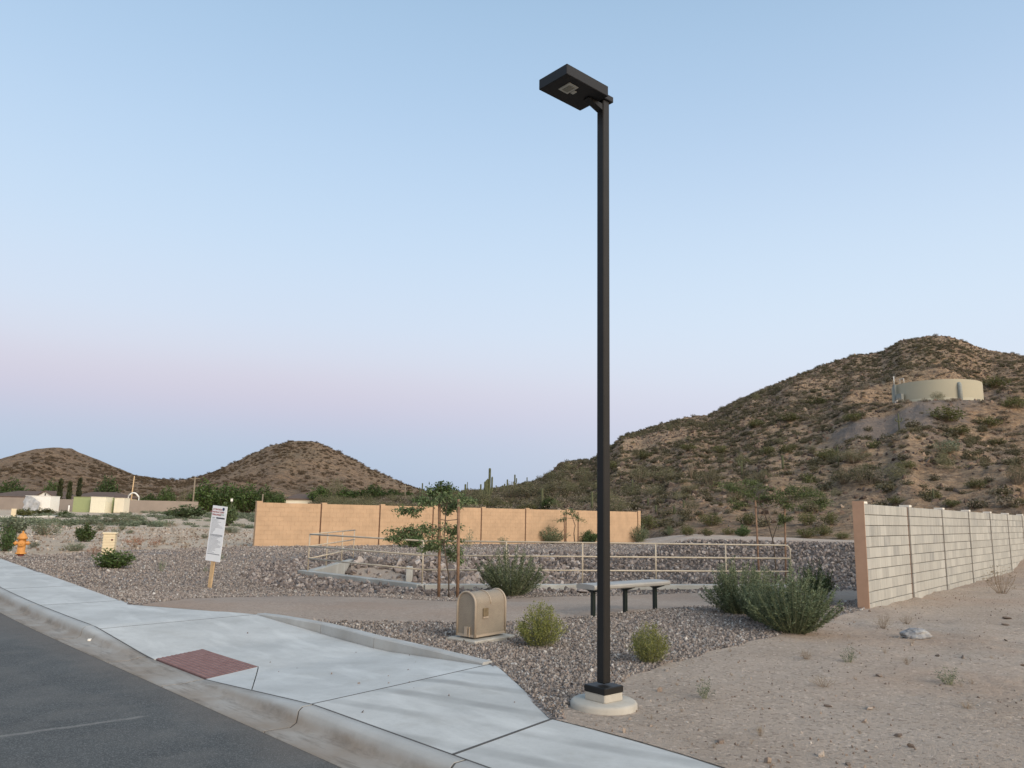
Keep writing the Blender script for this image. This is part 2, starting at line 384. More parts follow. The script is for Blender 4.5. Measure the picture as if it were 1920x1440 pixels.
        return n.finish(col, .92, n.bump(n.voro(v, scale), .9, .03), spec=.2)
    MT['gravel'] = gravel('crushed_granite_bed', 1.)
    MT['riprap_bed'] = gravel('riprap_bed_soil', .42, 7.)
    def stone(name, stops, bs=30):
        n = NT(newmat(name)); oi = n.N('ShaderNodeObjectInfo'); v = n.coord('Object')
        col = n.ramp(oi.outputs['Random'], stops)
        col = n.mix(n.ramp(n.noise(v, 3.5, 4), [(.4, 0.), (.75, .45)]), col, (.12, .10, .095))
        return n.finish(col, .88, n.bump(n.noise(v, 5, 4), .5, .05), spec=.25)
    MT['stone'] = stone('crushed_granite_stone', [(0, (.105, .092, .082)), (.2, (.21, .178, .155)), (.5, (.325, .28, .243)), (.7, (.42, .365, .318)), (.86, (.32, .25, .21)), (.94, (.48, .445, .40)), (1, (.68, .65, .60))])
    MT['riprap'] = stone('riprap_stone', [(0, (.10, .085, .076)), (.3, (.175, .144, .126)), (.6, (.27, .224, .198)), (.85, (.355, .30, .26)), (1, (.46, .41, .37))])
    MT['pebble'] = stone('desert_pebble', [(0, (.16, .12, .09)), (.5, (.29, .22, .165)), (.8, (.42, .34, .27)), (1, (.66, .60, .52))])
    MT['hillrock'] = stone('hill_rock', [(0, (.055, .040, .030)), (.5, (.12, .082, .058)), (.85, (.22, .15, .105)), (1, (.33, .25, .18))])
    n = NT(newmat('grey_granite_boulder')); v = n.coord('Object')
    col = n.ramp(n.noise(v, 6, 6, .7), [(.35, (.12, .12, .125)), (.5, (.26, .26, .26)), (.7, (.46, .44, .40))])
    MT['boulder'] = n.finish(col, .9, n.bump(n.noise(v, 9, 5), .8, .04))
    # hills
    def hill(name, k, sc, rock):
        n = NT(newmat(name)); v = n.coord('Position')
        a = n.noise(v, .035*sc, 6, .62); b = n.noise(n.coord('Position', (1, 1, 2.2)), .42*sc, 8, .72); f = n.noise(v, 2.2*sc, 5, .7)
        col = n.ramp(a, [(.3, (.18*k, .118*k, .072*k)), (.5, (.26*k, .172*k, .106*k)), (.72, (.31*k, .22*k, .142*k))])
        col = n.mix(n.ramp(b, [(.46, 0.), (.60, .80)]), col, tuple(x*k for x in rock))
        col = n.mix(n.ramp(n.noise(v, .09*sc, 5), [(.48, 0.), (.68, .42)]), col, (.16*k, .135*k, .085*k))
        col = n.mix(n.ramp(f, [(.48, 0.), (.66, .6)]), col, (.36*k, .27*k, .19*k))
        col = n.mix(n.ramp(n.noise(n.coord('Position', (1, 1, 2.)), 1.1*sc, 7, .78), [(.50, 0.), (.60, .62)]), col, (.085*k, .062*k, .045*k))
        col = n.mix(n.ramp(n.noise(v, 5.5*sc, 3, .7), [(.54, 0.), (.66, .45)]), col, (.07*k, .052*k, .04*k))
        if sc == 1:
            # spoil of broken grey rock below the tank pad, and the graded track
            P0 = Vector((TANK[0], TANK[1], 0))
            def blob(cu, cv, *a): blobw(GT(cu, cv), *a)
            def blobw(c, rx, ry, rotz, colr, amt):
                nonlocal col
                vs = n.N('ShaderNodeVectorMath', operation='SUBTRACT'); n.L(n.N('ShaderNodeNewGeometry').outputs['Position'], vs.inputs[0]); vs.inputs[1].default_value = (c.x, c.y, 0)
                mp = n.N('ShaderNodeMapping'); n.L(vs.outputs[0], mp.inputs[0]); mp.inputs['Rotation'].default_value = (0, 0, rotz); mq = n.N('ShaderNodeMapping'); n.L(mp.outputs[0], mq.inputs[0]); mq.inputs['Scale'].default_value = (1/rx, 1/ry, 0)
                ln = n.N('ShaderNodeVectorMath', operation='LENGTH'); n.L(mq.outputs[0], ln.inputs[0])
                m = n.ramp(n.math('ADD', ln.outputs['Value'], n.math('MULTIPLY', n.math('SUBTRACT', n.noise(v, .35, 4), .5), .9)), [(.75, amt), (1.05, 0.)])
                col = n.mix(m, col, colr)
            def seg(ua, va, ub, vb, wd, colr, amt):
                A_ = GT(ua, va); B_ = GT(ub, vb); m_ = (A_+B_)/2; d_ = B_-A_
                blobw(m_, d_.xy.length/2+wd*.6, wd, -math.atan2(d_.y, d_.x), colr, amt)
            seg(1612, 808, 1735, 768, 7.5, (.245, .205, .18), .8)
            seg(1735, 768, 1850, 738, 5, (.245, .21, .185), .7)
            blob(1905, 858, 16, 3.0, math.radians(35), (.30, .225, .17), .8)
        h = n.math('ADD', n.math('MULTIPLY', b, 1.5), n.math('MULTIPLY', f, .5))
        return n.finish(col, .96, n.bump(h, 1., 1.1/sc), spec=.1)
    MT['hillR'] = hill('rocky_hill_soil', 1.76, 1., (.095, .070, .050))
    MT['hillL'] = hill('distant_hill_soil', 1.28, .42, (.125, .086, .058))
    # built things
    MT['tan'] = simple('tan_painted_block', (.47, .32, .20), .9, .10, 2, bump=.25, bscale=90, coord='Position')
    MT['tan_end'] = simple('tan_painted_end', (.42, .262, .175), .9, .07, 5, bump=.3, bscale=90, coord='Position')
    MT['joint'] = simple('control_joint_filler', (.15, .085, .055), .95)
    MT['mastic'] = simple('joint_mastic', (.085, .078, .07), .9)
    MT['mortar'] = simple('recessed_mortar', (.20, .19, .17), .95)
    n = NT(newmat('grey_concrete_block')); v = n.coord('Position'); oi = n.N('ShaderNodeObjectInfo'); g = n.N('ShaderNodeNewGeometry')
    r_ = n.math('FRACT', n.math('ADD', oi.outputs['Random'], g.outputs['Random Per Island']))
    col = n.ramp(r_, [(0, (.295, .29, .265)), (.5, (.35, .343, .31)), (.82, (.40, .392, .355)), (1, (.25, .25, .235))])
    vv = n.coord('Position', (14, 14, 1.2))
    col = n.mix(n.ramp(n.noise(vv, 1, 4, .6), [(.42, 0.), (.62, .35)]), col, (.52, .51, .465))
    col = n.mix(n.ramp(n.noise(v, 3, 5), [(.45, 0.), (.75, .35)]), col, (.33, .32, .29))
    MT['block'] = n.finish(col, .95, n.bump(n.noise(v, 130, 3), .4, .004), spec=.15)
    MT['cap'] = simple('white_cap_block', (.72, .68, .60), .9, .05)
    MT['bronze'] = simple('dark_bronze_powder_coat', (.011, .010, .009), .5, .15, 8, spec=.3, bump=.05, bscale=300)
    MT['bronze2'] = simple('dark_luminaire_coat', (.012, .012, .013), .55, .1, 8, spec=.3)
    MT['lens'] = simple('pale_led_lens', (.42, .41, .36), .3, .05)
    MT['lens_in'] = simple('led_array', (.22, .21, .17), .4, .3, 60)
    MT['black'] = simple('black_green_enamel', (.010, .017, .014), .4, .2)
    MT['benchtop'] = simple('galvanised_bench_metal', (.33, .315, .285), .5, .1, 5, metal=.1)
    MT['rail'] = simple('cream_rail_paint', (.47, .40, .30), .55, .12, 4)
    MT['rail2'] = simple('cream_rail_paint', (.47, .40, .30), .55, .12, 4)
    MT['frame'] = simple('tan_cage_frame', (.37, .30, .225), .55, .08, 8)
    n = NT(newmat('tan_expanded_metal_mesh')); v = n.coord('Object')
    hx = n.voro(v, 170)
    al = n.ramp(hx, [(.30, .72), (.42, 1.)])
    MT['cage'] = n.finish(n.ramp(n.noise(v, 4, 4), [(.3, (.235, .195, .15)), (.7, (.295, .25, .19))]), .6, n.bump(hx, .15, .002), alpha=al)
    MT['brass'] = simple('valve_bronze', (.16, .12, .07), .5, .3, 20)
    MT['wood'] = simple('sawn_timber', (.52, .36, .20), .8, .2, 12, bump=.2, bscale=40)
    MT['stake'] = simple('lodgepole_stake', (.235, .145, .092), .85, .3, 9, bump=.3, bscale=40)
    MT['wire'] = simple('tie_wire', (.05, .045, .04), .6)
    MT['signface'] = simple('white_sign_board', (.72, .74, .76), .5, .03)
    MT['ink'] = simple('dark_grey_print', (.06, .065, .085), .7, .05)
    MT['inkgrey'] = simple('grey_print', (.26, .28, .31), .7, .05)
    MT['inkred'] = simple('red_print', (.34, .13, .13), .7, .05)
    MT['inkblue'] = simple('navy_print', (.015, .035, .10), .7, .05)
    MT['inkteal'] = simple('teal_print', (.20, .33, .30), .7, .05)
    MT['hydrant'] = simple('orange_hydrant_paint', (.56, .25, .06), .5, .15, 8)
    MT['hydred'] = simple('dark_red_primer', (.12, .02, .018), .6, .2)
    MT['cream'] = simple('cream_pedestal', (.66, .56, .38), .6, .06)
    MT['pad'] = None
    n = NT(newmat('red_tactile_pad')); v = n.coord('Position')
    MT['tactile'] = n.finish(n.ramp(n.noise(v, 9, 5), [(.3, (.165, .090, .082)), (.7, (.235, .145, .133))]), .85)
    MT['bark'] = simple('young_bark', (.10, .075, .055), .9, .3, 15, bump=.5, bscale=50)
    MT['palebark'] = simple('pale_bark', (.22, .18, .13), .9, .3, 15)
    MT['twig'] = simple('dry_twig', (.27, .20, .135), .9, .25, 15)
    MT['greenstem'] = simple('green_stem', (.21, .225, .13), .8, .25, 15)
    MT['tank'] = simple('tank_stone_paint', (.41, .375, .275), .85, .05, .12, coord='Position')
    MT['tank_dark'] = simple('tank_grey_metal', (.26, .27, .24), .7, .1)
    MT['white'] = simple('white_paint', (.78, .76, .70), .7, .05)
    MT['greysheet'] = simple('grey_tarpaulin', (.36, .37, .38), .7, .3, 2)
    MT['palegreen'] = simple('pale_green_metal', (.29, .33, .16), .6, .05)
    MT['palecream'] = simple('pale_cream_metal', (.74, .70, .54), .6, .05)
    MT['roof'] = simple('brown_roof_shingle', (.115, .078, .058), .9, .2, 2)
    MT['stucco'] = simple('cream_stucco', (.70, .64, .50), .9, .05, 1)
    MT['yardwall'] = simple('grey_yard_wall', (.27, .225, .19), .95, .12, .5)
    MT['dark'] = simple('dark_opening', (.02, .02, .02), .6)
    MT['glass'] = simple('window_glass', (.03, .035, .04), .08, .1, spec=.7)
    MT['saguaro'] = simple('saguaro_skin', (.085, .092, .045), .8, .25, 3, bump=.3, bscale=20)
    MT['saguaro_dk'] = simple('saguaro_dead', (.045, .038, .028), .9, .3, 3)
    MT['shrubA'] = leafmat('sage_green_leaf', (.060, .082, .040), (.215, .26, .14))
    MT['shrubB'] = leafmat('yellow_green_leaf', (.085, .10, .022), (.27, .27, .075))
    MT['shrubD'] = leafmat('bright_shrub_leaf', (.045, .085, .028), (.14, .21, .07))
    MT['hillscrub'] = leafmat('hill_scrub_leaf', (.062, .054, .028), (.18, .158, .088))
    MT['farscrub'] = leafmat('far_scrub_leaf', (.085, .060, .036), (.175, .125, .076))
    MT['hilldry'] = leafmat('hill_dry_brush', (.16, .125, .085), (.30, .25, .18))
    MT['shrubC'] = leafmat('creosote_leaf', (.065, .075, .022), (.17, .175, .060))
    MT['grey'] = leafmat('grey_green_leaf', (.10, .125, .075), (.24, .27, .17))
    MT['greendk'] = leafmat('dark_tree_leaf', (.030, .055, .014), (.10, .15, .04))
    MT['palov'] = leafmat('palo_verde_leaf', (.10, .098, .048), (.22, .205, .110))
    MT['mesq'] = leafmat('mesquite_leaf', (.045, .070, .026), (.165, .215, .095))
    MT['treedk'] = leafmat('dark_mesquite_leaf', (.055, .078, .022), (.19, .235, .085))
    MT['dry'] = leafmat('dry_weed', (.22, .165, .10), (.42, .34, .23))
    MT['rust'] = leafmat('rusty_weed', (.24, .10, .055), (.42, .22, .13))
    MT['cypress'] = leafmat('cypress_leaf', (.022, .032, .012), (.07, .075, .03))
mats()

# ------------------------------------------------------------------ mesh helpers
def tag(o, label=None, cat=None, group=None, kind=None):
    if label: o['label'] = label
    if cat: o['category'] = cat
    if group: o['group'] = group
    if kind: o['kind'] = kind
    return o
def empty(name, loc=(0,0,0), rz=0., label=None, cat=None, group=None, kind=None):
    o = bpy.data.objects.new(name, None); C.objects.link(o); o.location = loc; o.rotation_euler = (0,0,rz); o.empty_display_size = .2
    return tag(o, label, cat, group, kind)
def link(name, me, mat=None, parent=None, loc=None, rz=None):
    if mat is not None and not me.materials: me.materials.append(mat)
    o = bpy.data.objects.new(name, me); C.objects.link(o)
    if parent: o.parent = parent
    if loc is not None: o.location = loc
    if rz is not None: o.rotation_euler = (0,0,rz)
    return o
def npmesh(name, V, Fq, smooth=False):
    """V (n,3), Fq (m,k) constant polygon size"""
    me = bpy.data.meshes.new(name); V = np.asarray(V, np.float32); Fq = np.asarray(Fq, np.int32)
    m, k = Fq.shape
    me.vertices.add(len(V)); me.vertices.foreach_set('co', V.ravel())
    me.loops.add(m*k); me.loops.foreach_set('vertex_index', Fq.ravel())
    me.polygons.add(m); me.polygons.foreach_set('loop_start', np.arange(0, m*k, k, dtype=np.int32))
    if smooth: me.polygons.foreach_set('use_smooth', np.ones(m, bool))
    me.update(calc_edges=True); me.validate(); return me
class MB:
    def __init__(s): s.v = []; s.f = []; s.sm = []
    def add(s, vs, fs, smooth=False):
        b = len(s.v); s.v += [tuple(v) for v in vs]; s.f += [tuple(b+i for i in f) for f in fs]; s.sm += [smooth]*len(fs); return s
    def box(s, c, d, rz=0., rx=0.):
        x, y, z = (q/2 for q in d); R = Matrix.Rotation(rz, 3, 'Z') @ Matrix.Rotation(rx, 3, 'X'); c = Vector(c)
        vs = [c+R @ Vector(p) for p in ((-x,-y,-z),(x,-y,-z),(x,y,-z),(-x,y,-z),(-x,-y,z),(x,-y,z),(x,y,z),(-x,y,z))]
        return s.add(vs, [(0,3,2,1),(4,5,6,7),(0,1,5,4),(1,2,6,5),(2,3,7,6),(3,0,4,7)])
    def bbox(s, c, d, b, rz=0.):
        """box with bevelled edges (chamfer b)"""
        x, y, z = (q/2 for q in d); R = Matrix.Rotation(rz, 3, 'Z'); c = Vector(c)
        ring = [(x-b,y),(x,y-b),(x,-y+b),(x-b,-y),(-x+b,-y),(-x,-y+b),(-x,y-b),(-x+b,y)][::-1]
        def rg(k, zz):
            out = []
            for (px, py) in ring: out.append(c+R @ Vector((px*(1-k*b/x), py*(1-k*b/y), zz)))
            return out
        vs = rg(1, -z)+rg(0, -z+b)+rg(0, z-b)+rg(1, z)
        fs = [tuple(range(7, -1, -1)), tuple(range(24, 32))]
        for k in range(3):
            for i in range(8): j = (i+1) % 8; fs.append((k*8+i, k*8+j, k*8+8+j, k*8+8+i))
        return s.add(vs, fs)
    def tube(s, pts, rad, n=8, cap=True, smooth=True):
        pts = [Vector(p) for p in pts]; k = len(pts)
        rad = [rad]*k if isinstance(rad, (int, float)) else list(rad)
        vs = []; up = Vector((0,0,1)); prev = None
        for i, p in enumerate(pts):
            d = (pts[min(i+1, k-1)]-pts[max(i-1, 0)]).normalized()
            if prev is None:
                a = d.cross(up); a = d.cross(Vector((1,0,0))) if a.length < 1e-3 else a
            else: a = prev-d*prev.dot(d)
            a.normalize(); b = d.cross(a); prev = a
            for j in range(n):
                t = 2*PI*j/n; vs.append(p+(a*math.cos(t)+b*math.sin(t))*rad[i])
        fs = [(i*n+j, i*n+(j+1) % n, (i+1)*n+(j+1) % n, (i+1)*n+j) for i in range(k-1) for j in range(n)]
        if cap: fs += [tuple(range(n-1, -1, -1)), tuple((k-1)*n+j for j in range(n))]
        return s.add(vs, fs, smooth)
    def lathe(s, prof, c=(0,0,0), n=20, smooth=True):
        c = Vector(c); vs = []; k = len(prof)
        for r, z in prof:
            for j in range(n): t = 2*PI*j/n; vs.append(c+Vector((r*math.cos(t), r*math.sin(t), z)))
        fs = [(i*n+j, i*n+(j+1) % n, (i+1)*n+(j+1) % n, (i+1)*n+j) for i in range(k-1) for j in range(n)]
        fs += [tuple(range(n-1, -1, -1)), tuple((k-1)*n+j for j in range(n))]
        return s.add(vs, fs, smooth)
    def prism(s, poly, z0, z1):
        n = len(poly); vs = [(x, y, z0) for x, y in poly]+[(x, y, z1) for x, y in poly]
        return s.add(vs, [tuple(range(n-1, -1, -1)), tuple(range(n, 2*n))]+[(i, (i+1) % n, n+(i+1) % n, n+i) for i in range(n)])
    def mesh(s, name):
        me = bpy.data.meshes.new(name); me.from_pydata(s.v, [], s.f); me.polygons.foreach_set('use_smooth', s.sm); me.update(); return me
    def build(s, name, mat, parent=None, label=None, cat=None, group=None, kind=None, loc=None, rz=None):
        o = link(name, s.mesh(name), mat, parent, loc, rz); return tag(o, label, cat, group, kind)

def sheet(poly, zf, step=.25, skirt=.12):
    """polygon filled with a fine grid, its top following zf, with skirts"""
    poly = [(float(a), float(b)) for a, b in poly]
    if sum(poly[i][0]*poly[(i+1) % len(poly)][1]-poly[(i+1) % len(poly)][0]*poly[i][1] for i in range(len(poly))) < 0: poly = poly[::-1]
    P = []
    for i, a in enumerate(poly):
        b = poly[(i+1) % len(poly)]; L = math.hypot(b[0]-a[0], b[1]-a[1]); k = max(1, int(L/step))
        P += [(a[0]+(b[0]-a[0])*j/k, a[1]+(b[1]-a[1])*j/k) for j in range(k)]
    nb = len(P)
    xs = np.arange(min(p[0] for p in P), max(p[0] for p in P), step); ys = np.arange(min(p[1] for p in P), max(p[1] for p in P), step)
    gx, gy = np.meshgrid(xs, ys); gx = gx.ravel(); gy = gy.ravel()
    dn = np.full(gx.shape, 1e9)
    for i in range(len(poly)): dn = np.minimum(dn, segdist(gx, gy, poly[i], poly[(i+1) % len(poly)]))
    k = inpoly(gx, gy, poly) & (dn > step*.4)
    pts = [Vector(p) for p in P]+[Vector(p) for p in zip(gx[k], gy[k])]
    vs, _, fs, _, _, _ = geometry.delaunay_2d_cdt(pts, [(i, (i+1) % nb) for i in range(nb)], [], 1, 1e-5)
    mb = MB(); V = [(v[0], v[1], float(zf(v[0], v[1]))) for v in vs]; mb.add(V, fs)
    bz = [(p[0], p[1], float(zf(*p))) for p in P]
    mb.add(bz+[(x, y, z-skirt) for x, y, z in bz], [(i, nb+i, nb+(i+1) % nb, (i+1) % nb) for i in range(nb)])
    return mb

def scatter(name, P, R, S, src, mat, label, cat):
    """one 'stuff' object: a cloud of points, each carrying a copy of a stone or bush mesh (geometry nodes)"""
    me = bpy.data.meshes.new(name); n = len(P)
    me.vertices.add(n); me.vertices.foreach_set('co', np.asarray(P, np.float32).ravel())
    for an, ar in (('s_rot', R), ('s_scl', S)):
        at = me.attributes.new(an, 'FLOAT_VECTOR', 'POINT'); at.data.foreach_set('vector', np.asarray(ar, np.float32).ravel())
    at = me.attributes.new('s_idx', 'INT', 'POINT'); at.data.foreach_set('value', nr.integers(0, len(src), n).astype(np.int32))
    o = link(name, me, mat); tag(o, label, cat, None, 'stuff')
    ng = bpy.data.node_groups.new(name, 'GeometryNodeTree')
    ng.interface.new_socket('Geometry', in_out='INPUT', socket_type='NodeSocketGeometry'); ng.interface.new_socket('Geometry', in_out='OUTPUT', socket_type='NodeSocketGeometry')
    N = ng.nodes.new; L = ng.links.new
    gi = N('NodeGroupInput'); go = N('NodeGroupOutput'); ip = N('GeometryNodeInstanceOnPoints'); jn = N('GeometryNodeJoinGeometry')
    for s_ in src:
        oi = N('GeometryNodeObjectInfo'); oi.inputs['Object'].default_value = s_; oi.transform_space = 'ORIGINAL'
        sm = N('GeometryNodeSetMaterial'); sm.inputs['Material'].default_value = mat; L(oi.outputs['Geometry'], sm.inputs['Geometry'])
        g2 = N('GeometryNodeGeometryToInstance'); L(sm.outputs[0], g2.inputs[0]); L(g2.outputs[0], jn.inputs[0])
    def attr(nm, ty):
        a = N('GeometryNodeInputNamedAttribute'); a.data_type = ty; a.inputs['Name'].default_value = nm
        return a.outputs['Attribute']
    L(gi.outputs[0], ip.inputs['Points']); L(jn.outputs[0], ip.inputs['Instance']); ip.inputs['Pick Instance'].default_value = True
    L(attr('s_idx', 'INT'), ip.inputs['Instance Index'])
    L(attr('s_scl', 'FLOAT_VECTOR'), ip.inputs['Scale'])
    e2r = N('FunctionNodeEulerToRotation'); L(attr('s_rot', 'FLOAT_VECTOR'), e2r.inputs[0]); L(e2r.outputs[0], ip.inputs['Rotation'])
    L(ip.outputs[0], go.inputs[0])
    md = o.modifiers.new('scatter', 'NODES'); md.node_group = ng
    return o

# ------------------------------------------------------------------ ground, cut into its regions
def swp(u, v): return GS(u, v)
SW = [W(60, 12.4), (-24,35.5), swp(0,1047), swp(120,1088), swp(245,1133), swp(480,1152)]
LOWC = [swp(480,1152), swp(600,1187), swp(700,1215), swp(905,1247)]
NEAR = [swp(925,1244), swp(1040,1346), swp(1120,1366), swp(1200,1388), swp(1290,1414), swp(1370,1440)]
TAIL = [W(1.5, 4.86), W(-40, 4.86)]
SWALL = SW+LOWC[1:]+NEAR+TAIL
def inset_low():
    a = np.array(LOWC[0]); b = np.array(LOWC[-1]); return a, b
# paved region (no earth there): road + pavement, with the low kerb's strip behind
kd = np.array(LOWC[-1])-np.array(LOWC[0]); kd = kd/np.linalg.norm(kd); kn = np.array([-kd[1], kd[0]]); kn = kn if kn[1] > 0 else -kn
LOWB = [tuple(np.array(p)+kn*.15) for p in LOWC]
PAVED = [W(60, -6.5)] + SW[:-1]+[LOWC[0]]+LOWB+NEAR+TAIL+[W(-40, -6.5)]
def shrink(poly, d):
    out = []
    n = len(poly); A = sum(poly[i][0]*poly[(i+1) % n][1]-poly[(i+1) % n][0]*poly[i][1] for i in range(n)); sg = 1 if A > 0 else -1
    for i in range(n):
        p = np.array(poly[i]); a = p-np.array(poly[i-1]); b = np.array(poly[(i+1) % n])-p
        a = a/np.linalg.norm(a); b = b/np.linalg.norm(b); m = (a+b); m = m/np.linalg.norm(m); q = np.array([-m[1], m[0]])*sg
        out.append(tuple(p+q*d))
    return out
def rough(poly, step, amp, seed=0.):
    out = []
    for i, a in enumerate(poly):
        b = poly[(i+1) % len(poly)]; L = math.hypot(b[0]-a[0], b[1]-a[1]); k = max(1, int(L/step))
        for j in range(k):
            x = a[0]+(b[0]-a[0])*j/k; y = a[1]+(b[1]-a[1])*j/k
            out.append((x+2*amp*float(fbm(x*1.7+seed, y*1.7, 3)), y+2*amp*float(fbm(x*1.7, y*1.7+seed+30, 3))))
    return out
def g2(u, v, zo=0): p = GT(u, v); return (p.x, p.y)
ROAD_HOLE = shrink(PAVED, .05)
TWA = np.array([-11.25, 34.6]); TWB = np.array([8.35, 50.1])
wallback = [tuple(WA-WN*.05), tuple(WA+WD*6.), tuple(WA+WD*14), tuple(WA+WD*30)]
GR = [(-26,36)]+[tuple(np.array(p)-.1*Mv) for p in [SW[2], SW[3], SW[4], SW[5]]]+[tuple(np.array(p)) for p in LOWC[1:]]+[tuple(np.array(p)-.1) for p in NEAR[:2]] + \
     [swp(1046,1350), swp(1062,1330), g2(1085,1322), g2(1150,1298), g2(1190,1275), g2(1262,1246), g2(1330,1222), g2(1430,1196), g2(1500,1181), g2(1560,1162)] + wallback + \
     [(25,37), PR(1640,39.5), PR(1590,39.4), PR(1480,38.6), PR(1320,37.8), PR(1240,38.5), PR(1205,44), tuple(TWB), tuple(TWA), g2(430,1025), g2(350,1028), g2(200,1034), g2(60,1041), g2(0,1043)]
PATHP = [swp(262,1138), swp(330,1146), swp(480,1153), tuple(np.array(LOWC[0])+kn*.1), g2(560,1161), g2(640,1166), g2(760,1167), g2(880,1168), g2(990,1165), g2(1060,1159), g2(1110,1156), g2(1170,1150), g2(1230,1143), g2(1300,1139), g2(1380,1134), g2(1480,1131), g2(1560,1128), g2(1612,1126), (20,26), (22,28), g2(1606,1100),
         g2(1540,1100), g2(1470,1104), g2(1380,1108), g2(1320,1111), g2(1250,1114), g2(1150,1117), g2(1030,1119), g2(950,1123), g2(860,1127), g2(800,1125), g2(700,1120), g2(600,1118), g2(520,1118), g2(440,1119), g2(350,1123), swp(268,1133)]
RIP = [g2(470,1092), g2(520,1103), g2(640,1112), g2(790,1117), g2(860,1119), g2(900,1113), tuple(np.array(FD)+(0, -.6)), (11.5,22.3), (18,28)] + [(p[0]*1.012, p[1]*1.012) for p in BASIN_FAR[::-1]] + [(RB[0]-.4, RB[1]+.8), g2(560,1046), g2(500,1056), g2(455,1072)]
SAND = [g2(668,1066), g2(700,1064), g2(735,1066), g2(775,1078), g2(790,1090), (FB[0]-.4, FB[1]+.5), (FA[0]+.3, FA[1]+.3), (RB[0]+.25, RB[1]-1.2)]
GRr = rough(GR, .22, .10, 3); PATHr = rough(PATHP, .3, .07, 9); RIPr = rough(RIP, .35, .25, 14); SANDr = rough(SAND, .4, .18, 40)
def build_ground():
    pts = []; edges = []
    def loop(poly, closed=True):
        b = len(pts); pts.extend(poly); n = len(poly); edges.extend([(b+i, b+(i+1) % n) for i in range(n if closed else n-1)])
    for p in (ROAD_HOLE, GRr, PATHr, RIPr, SANDr): loop(p)
    for a, b in ((FA, FB), (FB, FD), (FA, RB)):
        a = np.array(a); b = np.array(b); d = (b-a)/np.linalg.norm(b-a); q = np.array([-d[1], d[0]])
        for o in (.1, -.1): loop([tuple(a+q*o+d*.12), tuple(b+q*o-d*.12)], False)
    def grid(x0, x1, y0, y1, st, hole=None):
        xs = np.arange(x0, x1, st); ys = np.arange(y0, y1, st); gx, gy = np.meshgrid(xs, ys)
        gx = gx.ravel()+(nr.random(gx.size)-.5)*st*.5; gy = gy.ravel()+(nr.random(gy.size)-.5)*st*.5
        k = ~inpoly(gx, gy, ROAD_HOLE)
        if hole: k &= ~((gx > hole[0]) & (gx < hole[1]) & (gy > hole[2]) & (gy < hole[3]))
        pts.extend(zip(gx[k], gy[k]))
    grid(.8, 5.6, 4.4, 8.6, .055)
    grid(-1, 9, 4, 13, .13, (.8, 5.6, 4.4, 8.6))
    grid(-12, 18, 2, 36, .33, (-1, 9, 4, 13))
    grid(-30, 30, 0, 56, .75, (-12, 18, 2, 36))
    grid(-120, 120, -60, 190, 5., (-30, 30, 0, 56))
    for r in (260, 500, 1100, 2600, 6000):
        for k in range(24): pts.append((r*math.cos(k*PI/12), r*math.sin(k*PI/12)))
    vs, _, fs, _, _, _ = geometry.delaunay_2d_cdt([Vector((float(a), float(b))) for a, b in pts], edges, [], 0, 1e-4)
    V = np.array([(v[0], v[1]) for v in vs]); F = np.array([f for f in fs if len(f) == 3])
    c = V[F].mean(1); cx, cy = c[:, 0], c[:, 1]
    z = base_h(V[:, 0], V[:, 1]); rr = np.hypot(V[:, 0], V[:, 1]); z = np.where(rr > 250, -.6, z)
    V3 = np.column_stack([V, z])
    zone = np.zeros(len(F), int)
    zone[(cx < -6) & (cy > 18) & (np.hypot(cx, cy) < 150)] = 5; zone[inpoly(cx, cy, GRr)] = 1; zone[inpoly(cx, cy, RIPr)] = 2; zone[inpoly(cx, cy, SANDr) & inpoly(cx, cy, BASIN)] = 3; zone[inpoly(cx, cy, PATHr)] = 4; zone[inpoly(cx, cy, ROAD_HOLE)] = 9
    out = {}
    for k, nm, m in ((0, 'desert_ground', 'dirt'), (1, 'gravel_bed', 'gravel'), (2, 'riprap_slope', 'riprap_bed'), (3, 'basin_floor', 'sand'), (4, 'granite_path', 'path'), (5, 'vacant_lot', 'lot')):
        f = F[zone == k]; us, inv = np.unique(f, return_inverse=True)
        o = link(nm, npmesh(nm, V3[us], inv.reshape(-1, 3), True), MT[m]); o['kind'] = 'structure'; out[k] = o
    out[2]['label'] = 'basin banks of broken purple-grey rock'; out[1]['label'] = 'bed of crushed purple-grey granite'
    return out
ground = build_ground()

# hills as polar sheets
def polar_hill(name, fn, az0, az1, na, r0, r1, nrad, mat, bias=1.):
    az = np.linspace(az0, az1, na); t = np.linspace(0, 1, nrad)
    r = r0*(r1/r0)**(t**bias)
    A, Rr = np.meshgrid(az, r, indexing='ij'); x = Rr*np.sin(A); y = Rr*np.cos(A); z = fn(x, y)
    V = np.column_stack([x.ravel(), y.ravel(), z.ravel()])
    i, j = np.meshgrid(np.arange(na-1), np.arange(nrad-1), indexing='ij'); b = (i*nrad+j).ravel()
    F = np.column_stack([b, b+1, b+nrad+1, b+nrad])
    o = link(name, npmesh(name, V, F, True), mat); o['kind'] = 'structure'; return o
hr = polar_hill('rocky_hill', hillR, math.radians(-17), math.radians(58), 760, 36, 520, 360, MT['hillR'])
hl = polar_hill('distant_hills', hillL, math.radians(-58), math.radians(4), 620, 190, 1050, 230, MT['hillL'])
hr['label'] = 'brown rocky hill with scrub on the right'; hl['label'] = 'two brown hills on the left horizon'

